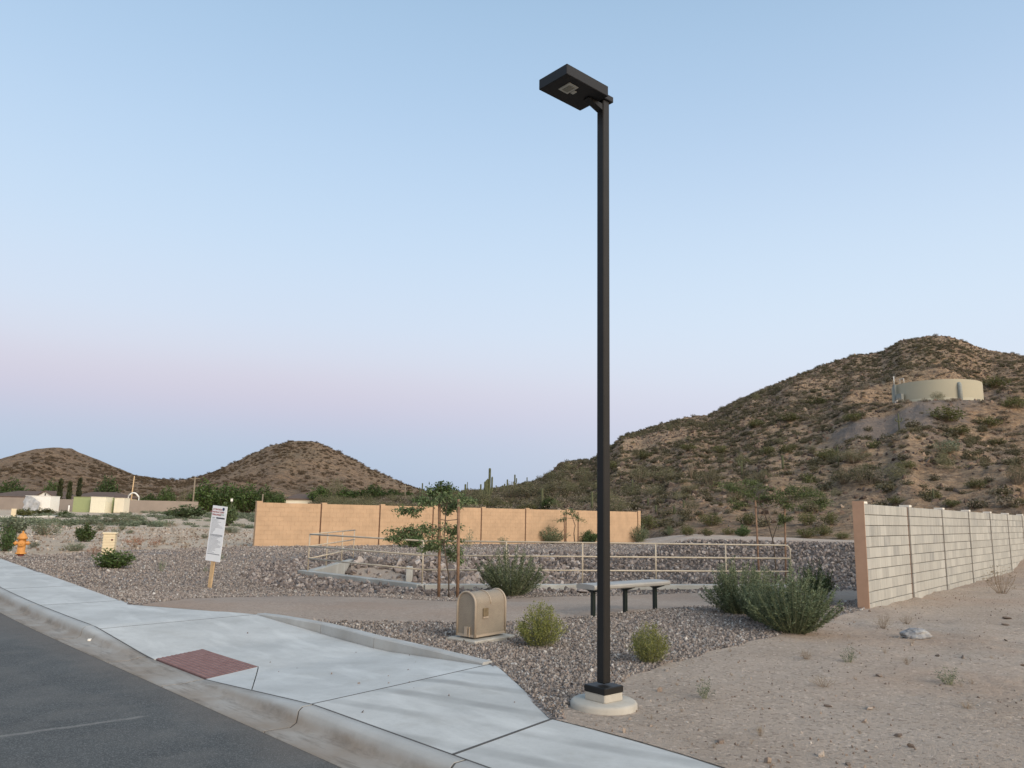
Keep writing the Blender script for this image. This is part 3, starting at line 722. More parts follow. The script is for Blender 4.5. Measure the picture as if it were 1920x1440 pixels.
# ------------------------------------------------------------------ road, kerbs, pavement
mb = MB(); ZR = -.15
sv = [s for s in np.arange(-40, 60.1, 1.0)]
vv = []
for s in sv:
    e = offs(s)-.43
    vv += [(*W(s, e), ZR), (*W(s, e-2.0), ZR+.03), (*W(s, -1.8), ZR+.06), (*W(s, -6.4), ZR), (*W(s, -6.4), ZR-.3)]
mb.add(vv, [(5*i+j, 5*i+j+1, 5*i+j+6, 5*i+j+5) for i in range(len(sv)-1) for j in range(4)])
mb.build('road', MT['asphalt'], kind='structure')
kerb = empty('kerb_and_gutter', label='dusty concrete kerb and gutter along the road', kind='structure')
def kerb_section(s0, s1):
    k = max(2, int(abs(s1-s0)/.2)); vs = []; m = None
    for s in np.linspace(s0, s1, k):
        o = offs(s); f = float(dipf(s)); h = 0-.13*f
        b = .15+h-.004                       # kerb face height left
        prof = [(o-.005, h-.12), (o-.005, h), (o-.10, h-.001), (o-.122, h-.008-.01*(1-f)), (o-.135, h-min(.03, b*.5)), (o-.150, ZR+.012+min(.02, b*.2)), (o-.20, ZR+.004), (o-.43, ZR+.012), (o-.43, ZR-.12)]
        m = len(prof); vs += [(*W(s, a), z) for a, z in prof]
    mb = MB(); mb.add(vs, [(i*m+j, i*m+j+1, (i+1)*m+j+1, (i+1)*m+j) for i in range(k-1) for j in range(m-1)], True)
    mb.add(vs[:m], [tuple(range(m))]); mb.add(vs[-m:], [tuple(range(m-1, -1, -1))])
    return mb.build('kerb_section', MT['kerb'], kerb)
def kerb_joint(s, w=.03):
    vs = []
    for q in (s-w/2, s+w/2):
        o = offs(q); f = float(dipf(q)); h = -.13*f-.004; b = .15+h
        prof = [(o-.01, h-.12), (o-.01, h), (o-.10, h-.001), (o-.122, h-.008-.01*(1-f)), (o-.131, h-min(.03, b*.5)), (o-.146, ZR+.009+min(.02, b*.2)), (o-.20, ZR+.001), (o-.425, ZR+.009), (o-.425, ZR-.12)]
        m = len(prof); vs += [(*W(q, a), z) for a, z in prof]
    mb = MB(); mb.add(vs, [(j, j+1, m+j+1, m+j) for j in range(m-1)]); mb.build('joint_strip', MT['mastic'], kerb)
ks = [-40, -20, -8, -2, 2.0, 4.05, 5.99, 8.12, 9.72, 11.75, 14.8, 17.9, 21, 24, 27, 30, 36, 44, 52, 60]
for a, b in zip(ks[:-1], ks[1:]): kerb_section(a+.011, b-.011)
for a in ks[3:-1]: kerb_joint(a)
bx = MB()
for s in ks: bx.box((*W(s, offs(s)-.2), ZR-.055), (.3, .43, .08), math.atan2(T[1], T[0]))
walk = empty('pavement', label='pale concrete pavement with a kerb ramp', kind='structure')
def bocs(s0, s1, n=8): return [W(s, offs(s)+.004) for s in np.linspace(s0, s1, n)]
def sof(p): return SO(*p)[0]
J1 = sof(GS(200,1178)); J2 = sof(GS(585,1320)); J3 = sof(GS(860,1412))
pb0, pb1 = GS(297,1235), GS(393,1272); s_p0, s_p1 = sof(pb0), sof(pb1)
padB0, padB1 = W(s_p0, offs(s_p0)+.02), W(s_p1, offs(s_p1)+.02)
padT0, padT1 = GS(380,1217), GS(484,1250); smallB = GS(482,1292); s_sm = sof(smallB)
gp = .009
def slab(poly, mat='slab', label=None, z=slab_z, step=.3):
    o = sheet(shrink(poly, gp), z, step).build('slab', MT[mat], walk); 
    if label: o['label'] = label
    return o
slab(bocs(J3, -8, 14)+[W(-8, 4.86), TAIL[0]]+NEAR[:0:-1], 'slab_marked', 'tyre-marked slab nearest the camera')
slab(bocs(J2, J3)+[NEAR[1], NEAR[0]], 'slab_marked')
slab([W(J1, offs(J1)+.004)]+[W(s, offs(s)+.004) for s in np.linspace(J1, s_p0, 5)][1:]+[padT0, padT1, W(s_sm, offs(s_sm)+.004)]+[W(s, offs(s)+.004) for s in np.linspace(s_sm, J2, 4)][1:]+[NEAR[0]]+LOWC[::-1][0:-1]+[tuple(np.array(LOWC[0]))])
slab([W(s_p1, offs(s_p1)+.004), W(s_sm, offs(s_sm)+.004), padT1])
Jx = [14.9, 18.0, 21.2]
swl = [GS(480,1152), GS(245,1133), GS(120,1088), GS(0,1047)]
slab(bocs(14.6, J1)+[swl[0], swl[1], W(14.6, SO(*GS(180,1110))[1])])
o1 = SO(*GS(60,1067))[1]
so0 = SO(*GS(0,1047)); so1 = SO(*GS(120,1088))
def swo(s): return np.interp(s, [sof(GS(245,1133)), so1[0], so0[0], 43.], [SO(*GS(245,1133))[1], so1[1], so0[1], SO(-24,35.5)[1]])
for a, b in ((17.8, 14.6), (21, 17.8), (24, 21), (27, 24), (30, 27), (43, 30)):
    slab(bocs(a, b)+[W(b, float(swo(b))), W((a+b)/2, float(swo((a+b)/2))), W(a, float(swo(a)))])
# pavement bedding so the joints are dark, not see-through
sheet(shrink([W(43, offs(43))]+bocs(43, -8, 40)[1:]+[W(-8, 4.86), TAIL[0]]+NEAR[::-1]+LOWC[::-1]+[swl[1], swl[2], swl[3], W(43, float(swo(43)))], .03), lambda x, y: slab_z(x, y)-.06, .4, .05).build('bedding', MT['joint'], walk)
def strip(a, b, w, z0=.0015):
    a = np.array(a); b = np.array(b); L = np.linalg.norm(b-a); d = (b-a)/L; q = np.array([-d[1], d[0]])*w/2; k = max(2, int(L/.3)); vs = []
    for i in range(k+1):
        p = a+(b-a)*i/k; z = float(slab_z(*p))+z0; vs += [(*(p-q), z-.004), (*(p-q), z), (*(p+q), z), (*(p+q), z-.004)]
    m = MB(); m.add(vs, [(4*i+j, 4*i+4+j, 4*i+5+j, 4*i+1+j) for i in range(k) for j in range(3)]); return m.build('joint_strip', MT['mastic'], walk)
strip(W(J3, offs(J3)), NEAR[1], .028); strip(W(J2, offs(J2)), NEAR[0], .017); strip(W(J1, offs(J1)), LOWC[0], .014)
for a in (14.6, 17.8, 21, 24): strip(W(a, offs(a)), W(a, float(swo(a))), .02)
sj = list(np.arange(-8, s_p1, .5))+[s_p1]
for a, b in zip(sj[:-1], sj[1:]): strip(W(a, offs(a)), W(b, offs(b)), .013)
sj = [s_p0]+list(np.arange(s_p0+.5, 27, .8))
for a, b in zip(sj[:-1], sj[1:]): strip(W(a, offs(a)), W(b, offs(b)), .013)
# tactile pad with truncated domes
tp = sheet(shrink([padB0, padB1, padT1, padT0], gp), lambda x, y: slab_z(x, y)+.003, .3).build('tactile_pad', MT['tactile'], walk, 'red ribbed tactile pad at the kerb ramp')
dm = MB(); a = np.array(padB0); ex = np.array(padB1)-a; ey = np.array(padT0)-a; far = np.array(padT1)
nu = int(np.linalg.norm(ex)/.06); nv = int(np.linalg.norm(ey)/.06)
for i in range(nu):
    for j in range(nv):
        fu, fv = (i+.5)/nu, (j+.5)/nv
        p = (1-fu)*(1-fv)*a+fu*(1-fv)*np.array(padB1)+fu*fv*far+(1-fu)*fv*np.array(padT0)
        z = float(slab_z(*p))+.003; vs = []
        for r_, h_ in ((.021, 0), (.012, .007)):
            vs += [(p[0]+r_*math.cos(t*PI/3), p[1]+r_*math.sin(t*PI/3), z+h_) for t in range(6)]
        dm.add(vs, [(k, (k+1) % 6, 6+(k+1) % 6, 6+k) for k in range(6)]+[(6, 7, 8, 9, 10, 11)])
dmo = dm.build('dome', MT['tactile'], tp, kind='stuff')
# low retaining kerb behind the ramp
low = empty('low_kerb', label='low concrete kerb between ramp and gravel', kind='structure')
pl = [np.array(p) for p in LOWC]; cuts = []
for i in range(3):
    a, b = pl[i]+kn*.003, pl[i+1]+kn*.003; d = (b-a)/np.linalg.norm(b-a); a = a+d*.006; b = b-d*.006; mb = MB(); k = 5; vs = []
    for j in range(k):
        t = (i+j/(k-1))/3; p = a+(b-a)*j/(k-1); top = .008+.036*math.sin(min(1, t*1.05)*PI)**.6
        zb = float(slab_z(*p))-.12
        vs += [(p[0], p[1], zb), (p[0], p[1], top-.012), (*(p+kn*.012), top), (*(p+kn*.138), top), (*(p+kn*.15), top-.012), (*(p+kn*.15), zb)]
    mb.add(vs, [(6*j+q, 6*j+q+1, 6*j+q+7, 6*j+q+6) for j in range(k-1) for q in range(5)]+[(0, 1, 2, 3, 4, 5), tuple(6*(k-1)+q for q in (5, 4, 3, 2, 1, 0))])
    mb.build('kerb_section', MT['kerb2'], low)

# ------------------------------------------------------------------ right-hand grey block wall
def block_mesh(name, l, d, h):
    return MB().bbox((0, 0, 0), (l, d, h), .004).mesh(name)
wall_r = empty('block_wall', (WA[0], WA[1], 0), WANG, 'unpainted grey concrete block wall with tan painted end, running off to the right', 'wall')
LX = .406; CH = .203; NC = 10; Z0 = -.10
full = block_mesh('block_full', LX-.010, .15, CH-.013); half = block_mesh('block_half', LX/2-.010, .15, CH-.013); pil = block_mesh('block_pilaster', .205, .17, CH-.009)
for me in (full, half, pil): me.materials.append(MT['block'])
rest = MB(); nparts = 0
NB = 9
# local frame: x along wall, -y is the street side face
for b in range(NB):
    x0 = b*WS
    zs = -.0*b
    def put(me, l, d, x, z, ydep):
        global nparts
        if nparts < 290:
            link('block', me, None, wall_r, (x, ydep, z)); nparts += 1
        else: rest.box((x, ydep, z), (l, d, CH-.011))
    for c in range(NC):
        z = Z0+CH*(c+.5)
        if z > 1.9: continue
        # pilaster column
        xp = x0+(.11 if b == 0 else .05+.105)
        put(pil, .205, .17, xp, z, -.012)
        xs = x0+(.22 if b == 0 else .265); wlen = x0+WS-xs-.0
        odd = (c % 2 == 0)
        x = xs; end = x0+WS
        if odd: put(half, LX/2-.01, .15, x+LX/4, z, 0); x += LX/2
        while x+LX <= end+.01: put(full, LX-.01, .15, x+LX/2, z, 0); x += LX
        if end-x > .12: put(half, LX/2-.01, .15, x+LX/4+.002, z, 0); x += LX/2
o = rest.build('block', MT['block'], wall_r, kind='stuff')
TOPZ = Z0+CH*NC
core = MB()
for b in range(NB): core.box((b*WS+WS/2+.08, .02, (Z0+TOPZ)/2-.02), (WS-.14, .13, TOPZ-Z0-.01))
core.build('core', MT['mortar'], wall_r)
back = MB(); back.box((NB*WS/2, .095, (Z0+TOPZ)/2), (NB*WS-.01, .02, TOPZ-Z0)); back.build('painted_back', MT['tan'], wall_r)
MB().box((-.008, .005, (Z0+TOPZ)/2+.025), (.016, .21, TOPZ-Z0+.05)).build('painted_end', MT['tan_end'], wall_r, 'tan painted end of the wall')
jt = MB()
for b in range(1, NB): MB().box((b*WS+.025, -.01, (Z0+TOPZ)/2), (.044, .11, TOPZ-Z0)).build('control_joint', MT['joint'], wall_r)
for b in range(NB):
    xp = b*WS+(.11 if b == 0 else .155)
    MB().box((xp, .0, TOPZ+.022), (.20, .20, .042)).build('cap', MT['cap'], wall_r)

# ------------------------------------------------------------------ tan painted wall across the basin
tl = np.linalg.norm(TWB-TWA); td = (TWB-TWA)/tl; tang = math.atan2(td[1], td[0])
wall_t = empty('painted_wall', (TWA[0], TWA[1], 0), tang, 'long tan painted block wall beyond the rock basin', 'wall')
nbay = 8; bay = (tl-.25)/nbay
def panel_mesh(l, h):
    m = MB(); nc = 10; nx = 8; bw = l/nx
    for c in range(nc):
        off = (bw/2 if c % 2 else 0)
        xs = [0]+[off+bw*i for i in range(1 if not off else 0, nx+1) if 0 < off+bw*i < l-.02]+[l]
        for a, b in zip(xs[:-1], xs[1:]): m.box(((a+b)/2, .0, Z0+CH*(c+.5)), (b-a-.004, .15, CH-.007))
    m.box((l/2, .004, Z0+CH*nc/2), (l, .135, CH*nc-.02))
    return m.mesh('panel')
pm = panel_mesh(bay-.30, TOPZ); pm.materials.append(MT['tan'])
for i in range(nbay):
    link('panel', pm, None, wall_t, (.245+i*bay, 0, 0))
for i in range(nbay+1):
    x = .125 if i == 0 else i*bay+.125
    p = MB()
    for c in range(10): p.box((x, -.012, Z0+CH*(c+.5)), (.236, .185, CH-.006))
    p.box((x, -.008, .85), (.222, .165, 1.85)); p.box((x, -.0, TOPZ+.03), (.25, .20, .06))
    p.build('pilaster', MT['tan'], wall_t)
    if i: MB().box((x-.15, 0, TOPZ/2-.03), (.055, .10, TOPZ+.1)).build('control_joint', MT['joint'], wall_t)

# ------------------------------------------------------------------ basin edge wall, wing wall, railing
def wallseg(a, b, z0, z1, w, name, mat, parent, z1b=None):
    a = np.array(a); b = np.array(b); L = np.linalg.norm(b-a); an = math.atan2(b[1]-a[1], b[0]-a[0]); m = MB()
    m.bbox(((a[0]+b[0])/2, (a[1]+b[1])/2, (z0+z1)/2), (L, w, z1-z0), .015, an)
    return m.build(name, mat, parent)
hw = empty('basin_edge_wall', label='concrete edge wall in front of the rock basin with a wing wall at its left', cat='retaining wall')
e1 = np.array(FB)-np.array(FA); e1 = e1/np.linalg.norm(e1); e2 = np.array(FD)-np.array(FB); e2 = e2/np.linalg.norm(e2)
fa2 = np.array(FA)-e1*.35
wallseg(fa2, np.array(FB)-e1*.04, -1.3, FZ, .24, 'edge_section', MT['curbwall'], hw)
wallseg(np.array(FB)+e2*.06, np.array(FD), -1.3, FZ, .24, 'edge_section', MT['curbwall'], hw)
wallseg(np.array(FB)-e1*.05+(0,0), np.array(FB)+e2*.07, -1.3, FZ+.004, .25, 'edge_corner', MT['curbwall'], hw)
er = (np.array(RB)-np.array(FA)); er = er/np.linalg.norm(er)
wallseg(np.array(FA)+er*.13, RB, -1.3, FZ-.003, .22, 'wing_wall', MT['curbwall'], hw)
sp_ = g2(767,1090); tag(MB().bbox((0, 0, .3), (.22, .22, .6), .02).build('outlet_post', MT['curbwall'], None, loc=(sp_[0], sp_[1], float(base_h(*sp_))-.1)), 'short square concrete post standing on the basin floor', 'post')

rail = empty('railing', label='cream painted pipe railing around the rock basin', cat='railing')
RH = 1.04; RT = .0205
def rpost(p, n=1, h=RH):
    MB().tube([(p[0], p[1], FZ), (p[0], p[1], FZ+h)], RT, 8).build('post', MT['rail'], rail)
fps = [FA, FB]
seg = np.array(FD)-np.array(FB)
def along(u):   # point on the front edge line under photograph column u
    a = np.array(FB); b = np.array(FD)
    lo, hi = 0., 1.2
    for _ in range(40):
        m = (lo+hi)/2; p = a+(b-a)*m; c = RM.T @ np.array([p[0], p[1], FZ-EYE]); uu = 960+FPX*c[0]/-c[2]
        if uu < u: lo = m
        else: hi = m
    return tuple(a+(b-a)*lo)
for u in (948, 1092, 1230, 1362, 1484): fps.append(along(u))
for p in fps[:-1]: rpost(p)
for k, hgt in enumerate((RH, RH*.665, RH*.33)):
    z = FZ+hgt
    MB().tube([(*FA, z), (*FB, z)], RT, 8).build('rail', MT['rail'], rail)
    E_ = np.array(fps[-1]); Bp = np.array(FB)
    if k == 0:
        pts = [(*Bp, z)]+[(*(E_-e2*.14), z)]+[(*(E_-e2*(.14-.14*math.sin(t))), z-.14*(1-math.cos(t))) for t in (.5, 1.05, PI/2)]+[(*E_, FZ)]
        MB().tube(pts, RT, 8).build('rail', MT['rail'], rail)
    else: MB().tube([(*Bp, z), (*E_, z)], RT, 8).build('rail', MT['rail'], rail)
    MB().tube([(*FA, z), (*RB, z)], RT, 8).build('rail', MT['rail'], rail)
for f in (.34, .68, .985):
    p = np.array(FA)+(np.array(RB)-np.array(FA))*f; rpost(p)

# ------------------------------------------------------------------ street lamp
PX, PY = .835, 6.93
ha = math.atan2(6.55-6.2, .81-.41)          # direction from the head's near end to the pole
lamp = empty('street_lamp', (PX, PY, 0), ha, 'tall dark bronze street lamp with a flat box head on a round concrete footing', 'street lamp')
ZH = 5.53
MB().lathe([(.285, -.25), (.285, .035), (.275, .05), (.26, .058), (0.001, .06)], n=40).build('footing', MT['footing'], lamp)
MB().bbox((0, 0, .09), (.232, .232, .07), .008).build('grout_pad', MT['footing'], lamp)
MB().bbox((0, 0, .152), (.24, .24, .056), .006).build('base_cover', MT['bronze'], lamp)
MB().lathe([(.016, .062), (.016, .078), (.009, .095), (.001, .096)], (.20, -.02, 0), 6).build('bolt_cap', MT['bronze'], lamp)
MB().bbox((0, 0, (.195+ZH+.05)/2), (.088, .088, ZH+.05-.195), .008).build('pole', MT['bronze'], lamp)
MB().bbox((0, 0, ZH+.065), (.095, .095, .03), .006).build('pole_cap', MT['bronze'], lamp)
ar = MB(); ar.add([(-.048, -.035, ZH-.065), (-.048, .035, ZH-.065), (-.24, .035, ZH-.01), (-.24, -.035, ZH-.01), (-.048, -.035, ZH-.0), (-.048, .035, ZH-.0), (-.24, .035, ZH-.0), (-.24, -.035, ZH-.0)], [(0, 1, 2, 3), (4, 7, 6, 5), (0, 4, 5, 1), (2, 6, 7, 3), (0, 3, 7, 4), (1, 5, 6, 2)])
ar.build('arm', MT['bronze'], lamp)
HL, HWd = .56, .37; hx0 = -.10; hy0 = .028
hd = MB().bbox((hx0-HL/2, hy0, ZH+.055), (HL, HWd, .105), .005).build('lamp_head', MT['bronze2'], lamp)
MB().bbox((-.02, 0, ZH+.075), (.20, .13, .06), .006).build('head_mount', MT['bronze2'], lamp)
l1 = MB().bbox((hx0-HL*.68, .0, ZH+.001), (.12, .15, .012), .003).build('lens', MT['lens'], hd)
MB().bbox((hx0-HL*.68, .0, ZH-.006), (.07, .10, .006), .002).build('led_array', MT['lens_in'], hd)
MB().bbox((hx0-HL*.53, .015, ZH+.0), (.04, .055, .012), .003).build('sensor', MT['lens'], hd)

# ------------------------------------------------------------------ backflow cage on its pad
gA, gB, gC = [np.array(G(*q, .04)) for q in ((860,1193), (888,1202), (948,1192))]
ang = math.atan2(gC[1]-gB[1], gC[0]-gB[0]); CLn = np.linalg.norm(gC-gB)*.95; CWd = .31; CHt = .553
cc = (gB+gC)/2+np.array([.0, .06])+np.array([-math.sin(ang), math.cos(ang)])*CWd/2
zc = float(base_h(*cc))
padc = MB(); padc.bbox((0, 0, 0), (CLn+.20, CWd+.20, .08), .012)
tag(padc.build('concrete_pad', MT['footing'], None, loc=(cc[0], cc[1], zc-.005), rz=ang), 'thin square concrete pad under the tan valve cage', 'concrete pad')
cage = empty('valve_cage', (cc[0], cc[1], zc+.055), ang, 'tan arched metal mesh cage shaped like a mailbox beside the gravel', 'valve cage')
r = CWd/2
def arch(x, rr, n=14, z0=.0): return [(x, -rr, z0)]+[(x, -rr*math.cos(t), CHt-r+rr*math.sin(t)) for t in np.linspace(0, PI, n)]+[(x, rr, z0)]
for sx in (-1, 1): MB().tube(arch(sx*CLn/2, r), .014, 8).build('hoop', MT['frame'], cage)
for sy in (-1, 1): MB().box((0, sy*r, .018), (CLn-.03, .02, .03)).build('bottom_rail', MT['frame'], cage)
for sx in (-1, 1): MB().box((sx*CLn/2, 0, .018), (.02, 2*r-.03, .03)).build('bottom_rail', MT['frame'], cage)
MB().tube([(-CLn*.0, -r*math.cos(t), CHt-r+r*math.sin(t)) for t in np.linspace(0, PI, 14)], .008, 6).build('hoop', MT['frame'], cage)
a0 = arch(-CLn/2+.012, r-.005); a1 = arch(CLn/2-.012, r-.005); n_ = len(a0)
sag = lambda p, k: p
m_ = MB(); m_.add(a0+a1, [(i, i+1, n_+i+1, n_+i) for i in range(n_-1)], True); m_.build('mesh_cover', MT['cage'], cage)
for sx in (-1, 1):
    a_ = arch(sx*(CLn/2-.004), r-.01); MB().add(a_, [tuple(range(len(a_)))]).build('mesh_end', MT['cage'], cage)
lk = MB(); lk.box((-CLn/2-.012, -.07, .065), (.02, .012, .12)); lk.box((-CLn/2-.012, -.015, .065), (.02, .05, .12)); lk.build('lock_shield', MT['frame'], cage)
pl_ = MB(); pl_.box((-.10, -r-.004, .30), (.10, .006, .10)); pl_.build('cover_plate', MT['brass'], cage)
MB().box((-.10, -r-.006, .235), (.10, .008, .016)).build('hinge', MT['frame'], cage)
vp = empty('backflow_valve', (cc[0], cc[1], zc+.055), ang, 'bronze backflow valve and pipes seen dimly inside the tan cage', 'valve')
MB().tube([(-.2, 0, 0), (-.2, 0, .33), (.2, 0, .33), (.2, 0, 0)], .03, 10, smooth=False).build('pipe', MT['brass'], vp)
MB().lathe([(.05, -.06), (.075, -.03), (.075, .03), (.05, .06)], (0, 0, .33), 12).build('valve_body', MT['brass'], vp)

# ------------------------------------------------------------------ bench
b0, b1, b2 = [np.array(G(*q, float(base_h(*G(*q))))) for q in ((1112,1156), (1168,1152), (1228,1144))]
bd = (b2-b0)/np.linalg.norm(b2-b0); bang = math.atan2(bd[1], bd[0]); bc = (b0+b2)/2; bl = np.linalg.norm(b2-b0)
zb = float(base_h(*bc))
bench = empty('bench', (bc[0], bc[1], zb), bang, 'backless bench with pale grey metal seat and three black legs', 'bench')
SH = .47
st = MB(); L2 = bl/2+.18; w2 = .19
prof = [(-w2, -.045), (-w2-.012, -.03), (-w2-.015, 0.), (-w2-.005, .022), (-w2+.03, .032), (0, .036), (w2-.03, .032), (w2+.005, .022), (w2+.015, 0), (w2+.012, -.03), (w2, -.045)]
vs = [(sx*L2, a, SH+b) for sx in (-1, 1) for a, b in prof]; k = len(prof)
st.add(vs, [(j, j+1, k+j+1, k+j) for j in range(k-1)]+[(k-1, 0, k, 2*k-1)], False); st.add(vs[:k], [tuple(range(k-1, -1, -1))]); st.add(vs[k:], [tuple(range(k))])
st.build('seat', MT['benchtop'], bench)
for q in (-bl/2, 0., bl/2):
    MB().bbox((q, 0, (SH-.06)/2-.08), (.062, .062, SH-.06+.16), .005).build('leg', MT['black'], bench)
    f_ = MB(); f_.add([(q-.02, -.17, SH-.045), (q+.02, -.17, SH-.045), (q+.02, .17, SH-.045), (q-.02, .17, SH-.045), (q-.02, -.17, SH-.06), (q+.02, -.17, SH-.06), (q+.02, .17, SH-.06), (q-.02, .17, SH-.06), (q-.02, -.05, SH-.10), (q+.02, -.05, SH-.10), (q+.02, .05, SH-.10), (q-.02, .05, SH-.10)],
        [(0, 1, 2, 3), (0, 4, 5, 1), (2, 6, 7, 3), (4, 8, 9, 5), (6, 10, 11, 7), (8, 11, 10, 9), (0, 3, 7, 11, 8, 4), (1, 5, 9, 10, 6, 2)])
    f_.box((q, 0, SH-.055), (.16, .30, .016)); f_.build('bracket', MT['black'], bench)

# ------------------------------------------------------------------ notice sign
sp = GT(392, 1103); sd = depth_of(sp)
sign = empty('notice_sign', sp, 0, 'white printed notice board leaning on a wooden stake', 'sign')
sign.rotation_euler = (0, math.radians(4.6), math.radians(-24))
bh = 103/FPX*sd; bw = 33/FPX*sd/math.cos(math.radians(24)); bz = 50/FPX*sd
MB().box((0, .012, (bz+bh*.8)/2-.1), (8/FPX*sd, .035, bz+bh*.8+.2)).build('stake', MT['wood'], sign)
board = MB().box((.0, -.012, bz+bh/2), (bw, .012, bh)).build('board', MT['signface'], sign)
yf = -.0195
def text(s, x, z, size, mat, name='lettering'):
    cu = bpy.data.curves.new(name, 'FONT'); cu.body = s; cu.size = size; cu.align_x = 'CENTER'; cu.extrude = .0012; cu.offset = .002
    tmp = bpy.data.objects.new(name, cu); C.objects.link(tmp); dg = bpy.context.evaluated_depsgraph_get(); me = bpy.data.meshes.new_from_object(tmp.evaluated_get(dg)); bpy.data.objects.remove(tmp)
    me.materials.clear(); o = link(name, me, mat, board, (x, yf, z)); o.rotation_euler = (PI/2, 0, 0); return o
zt = bz+bh
for i, (s_, m_) in enumerate((('ATTENTION', 'inkgrey'), ('CONSTRUCTION', 'inkred'), ('PERSONNEL', 'inkgrey'))):
    text(s_, -bw*.14, zt-.105-i*.062, .052, MT['inkred'])
lg = MB(); lg.add([(bw*.27+.035*math.cos(t), yf, zt-.075+.035*math.sin(t)*(1.3 if math.sin(t) > 0 else .9)) for t in np.linspace(0, 2*PI, 14)[:-1]], [tuple(range(13))]); lg.build('logo', MT['inkblue'], board)
lg = MB(); lg.box((bw*.24, yf, zt-.13), (.10, .002, .012)); lg.box((bw*.25, yf, zt-.15), (.08, .002, .008)); lg.build('logo_print', MT['inkgrey'], board)
MB().box((bw*.24, yf, zt-.20), (.11, .002, .02)).build('logo_print', MT['inkteal'], board)
lines = MB(); dk = MB(); rr_ = random.Random(4)
dk.box((bw*.14, yf, zt-.285), (bw*.58, .002, .034)); 
def pline(z, x0, ln, hh=.0085):
    x = x0
    while x < x0+ln:
        wl = rr_.uniform(.012, .045); wl = min(wl, x0+ln-x); lines.box((x+wl/2, yf, z), (wl, .002, hh)); x += wl+.006
pline(zt-.277, -bw*.42, bw*.2, .012); pline(zt-.297, -bw*.42, bw*.16, .012)
z = zt-.325
for f in (.5, .4, .62, .45, .5, .62, .75, .8, .3, .32, .28, .2, .18): pline(z, -bw*.42, bw*f); z -= .0262
z -= .01
for f in (.85, .86): pline(z, -bw*.42, bw*f, .018); z -= .024
for f in (.7, .55, .5, .62, .8, .78, .6, .75, .85, .82, .5, .45, .5, .3, .45): pline(z, -bw*.42, bw*f); z -= .0262
pline(z-.01, -bw*.42, bw*.84, .022)
lines.build('print_line', MT['inkgrey'], board, kind='stuff'); dk.build('print_bar', MT['ink'], board)

# ------------------------------------------------------------------ fire hydrant
hp = GT(38, 1043); hs = 47/FPX*depth_of(hp)
hyd = empty('fire_hydrant', hp, .5, 'orange fire hydrant with dark red base beside the pavement', 'fire hydrant')
k = hs/.78
MB().lathe([(.10*k, -.1*k), (.10*k, .07*k), (.001, .071*k)], n=16).build('base', MT['hydred'], hyd)
MB().lathe([(.001, .07*k), (.155*k, .07*k), (.155*k, .105*k), (.115*k, .12*k), (.108*k, .52*k), (.15*k, .53*k), (.15*k, .57*k), (.125*k, .60*k), (.09*k, .68*k), (.04*k, .715*k), (.001, .72*k)], n=18).build('body', MT['hydrant'], hyd)
MB().lathe([(.028*k, .71*k), (.026*k, .775*k), (.001, .78*k)], n=5, smooth=False).build('top_nut', MT['hydrant'], hyd)
for a_ in (0, PI, -PI/2):
    d_ = Vector((math.cos(a_), math.sin(a_), 0)); c_ = Vector((0, 0, .40*k)); rr0 = .062*k if a_ != -PI/2 else .085*k
    MB().tube([c_+d_*.08*k, c_+d_*.15*k, c_+d_*.151*k, c_+d_*.19*k, c_+d_*.195*k, c_+d_*.225*k], [rr0*.85, rr0*.85, rr0*1.15, rr0*1.1, rr0*.4, rr0*.35], 10, smooth=False).build('nozzle', MT['hydrant'], hyd)

# ------------------------------------------------------------------ cream pedestal behind the shrub
pp = GT(203, 1040); pd = depth_of(pp)
ped = empty('utility_pedestal', pp, .25, 'pale cream utility pedestal with ribbed sides behind a green shrub', 'utility box')
pw, ph = 24/FPX*pd, 42/FPX*pd
MB().bbox((0, 0, ph*.46), (pw*.86, pw*.7, ph*.92), .015).build('cabinet', MT['cream'], ped)
for i in range(7): MB().box((0, -.012, ph*(.08+i*.12)), (pw*.90, pw*.7, .022)).build('rib', MT['cream'], ped)
MB().bbox((0, 0, ph*.94), (pw, pw*.8, .07), .015).build('lid', MT['cream'], ped)
MB().lathe([(.03, -.01), (.03, .01)], (0, 0, 0), 10).build('latch', MT['rust'] if False else MT['hydred'], ped, loc=(pw*.25, -pw*.37, ph*.66)).rotation_euler = (PI/2, 0, 0)

# ------------------------------------------------------------------ stones
def hull(seed, n=16, flat=.75):
    import bmesh
    r_ = random.Random(seed); bm = bmesh.new()
    for i in range(n):
        v = Vector((r_.gauss(0, 1), r_.gauss(0, 1), r_.gauss(0, 1))).normalized()*r_.uniform(.8, 1.1); bm.verts.new((v.x*r_.uniform(.9, 1.1), v.y*.8, v.z*flat))
    bmesh.ops.convex_hull(bm, input=bm.verts); loose = [v for v in bm.verts if not v.link_faces]
    for v in loose: bm.verts.remove(v)
    me = bpy.data.meshes.new('stone'); bm.to_mesh(me); bm.free(); return me
SM = [hull(i, 16) for i in range(6)]
for me in SM: me.materials.append(MT['riprap'])
def sample(poly, n, extra=None):
    xs = [p[0] for p in poly]; ys = [p[1] for p in poly]; out = np.zeros((0, 2))
    x = nr.uniform(min(xs), max(xs), n); y = nr.uniform(min(ys), max(ys), n)
    k = inpoly(x, y, poly)
    if extra is not None: k &= extra(x, y)
    return x[k], y[k]
def infov(x, y, m=.06):
    az = np.arctan2(x, y); return (az > -.62-m) & (az < .62+m) & (y > 0)
def nofoot(x, y):
    k = np.ones(np.shape(x), bool)
    for a, b in ((FA, FB), (FB, FD), (FA, RB)): k &= segdist(x, y, a, b) > .22
    k &= ~inpoly(x, y, SANDr) | (nr.random(np.shape(x)) < .12)
    k &= segdist(x, y, tuple(TWA), tuple(TWB)) > .2
    k &= segdist(x, y, tuple(WA), tuple(WA+WD*28)) > .15
    return k
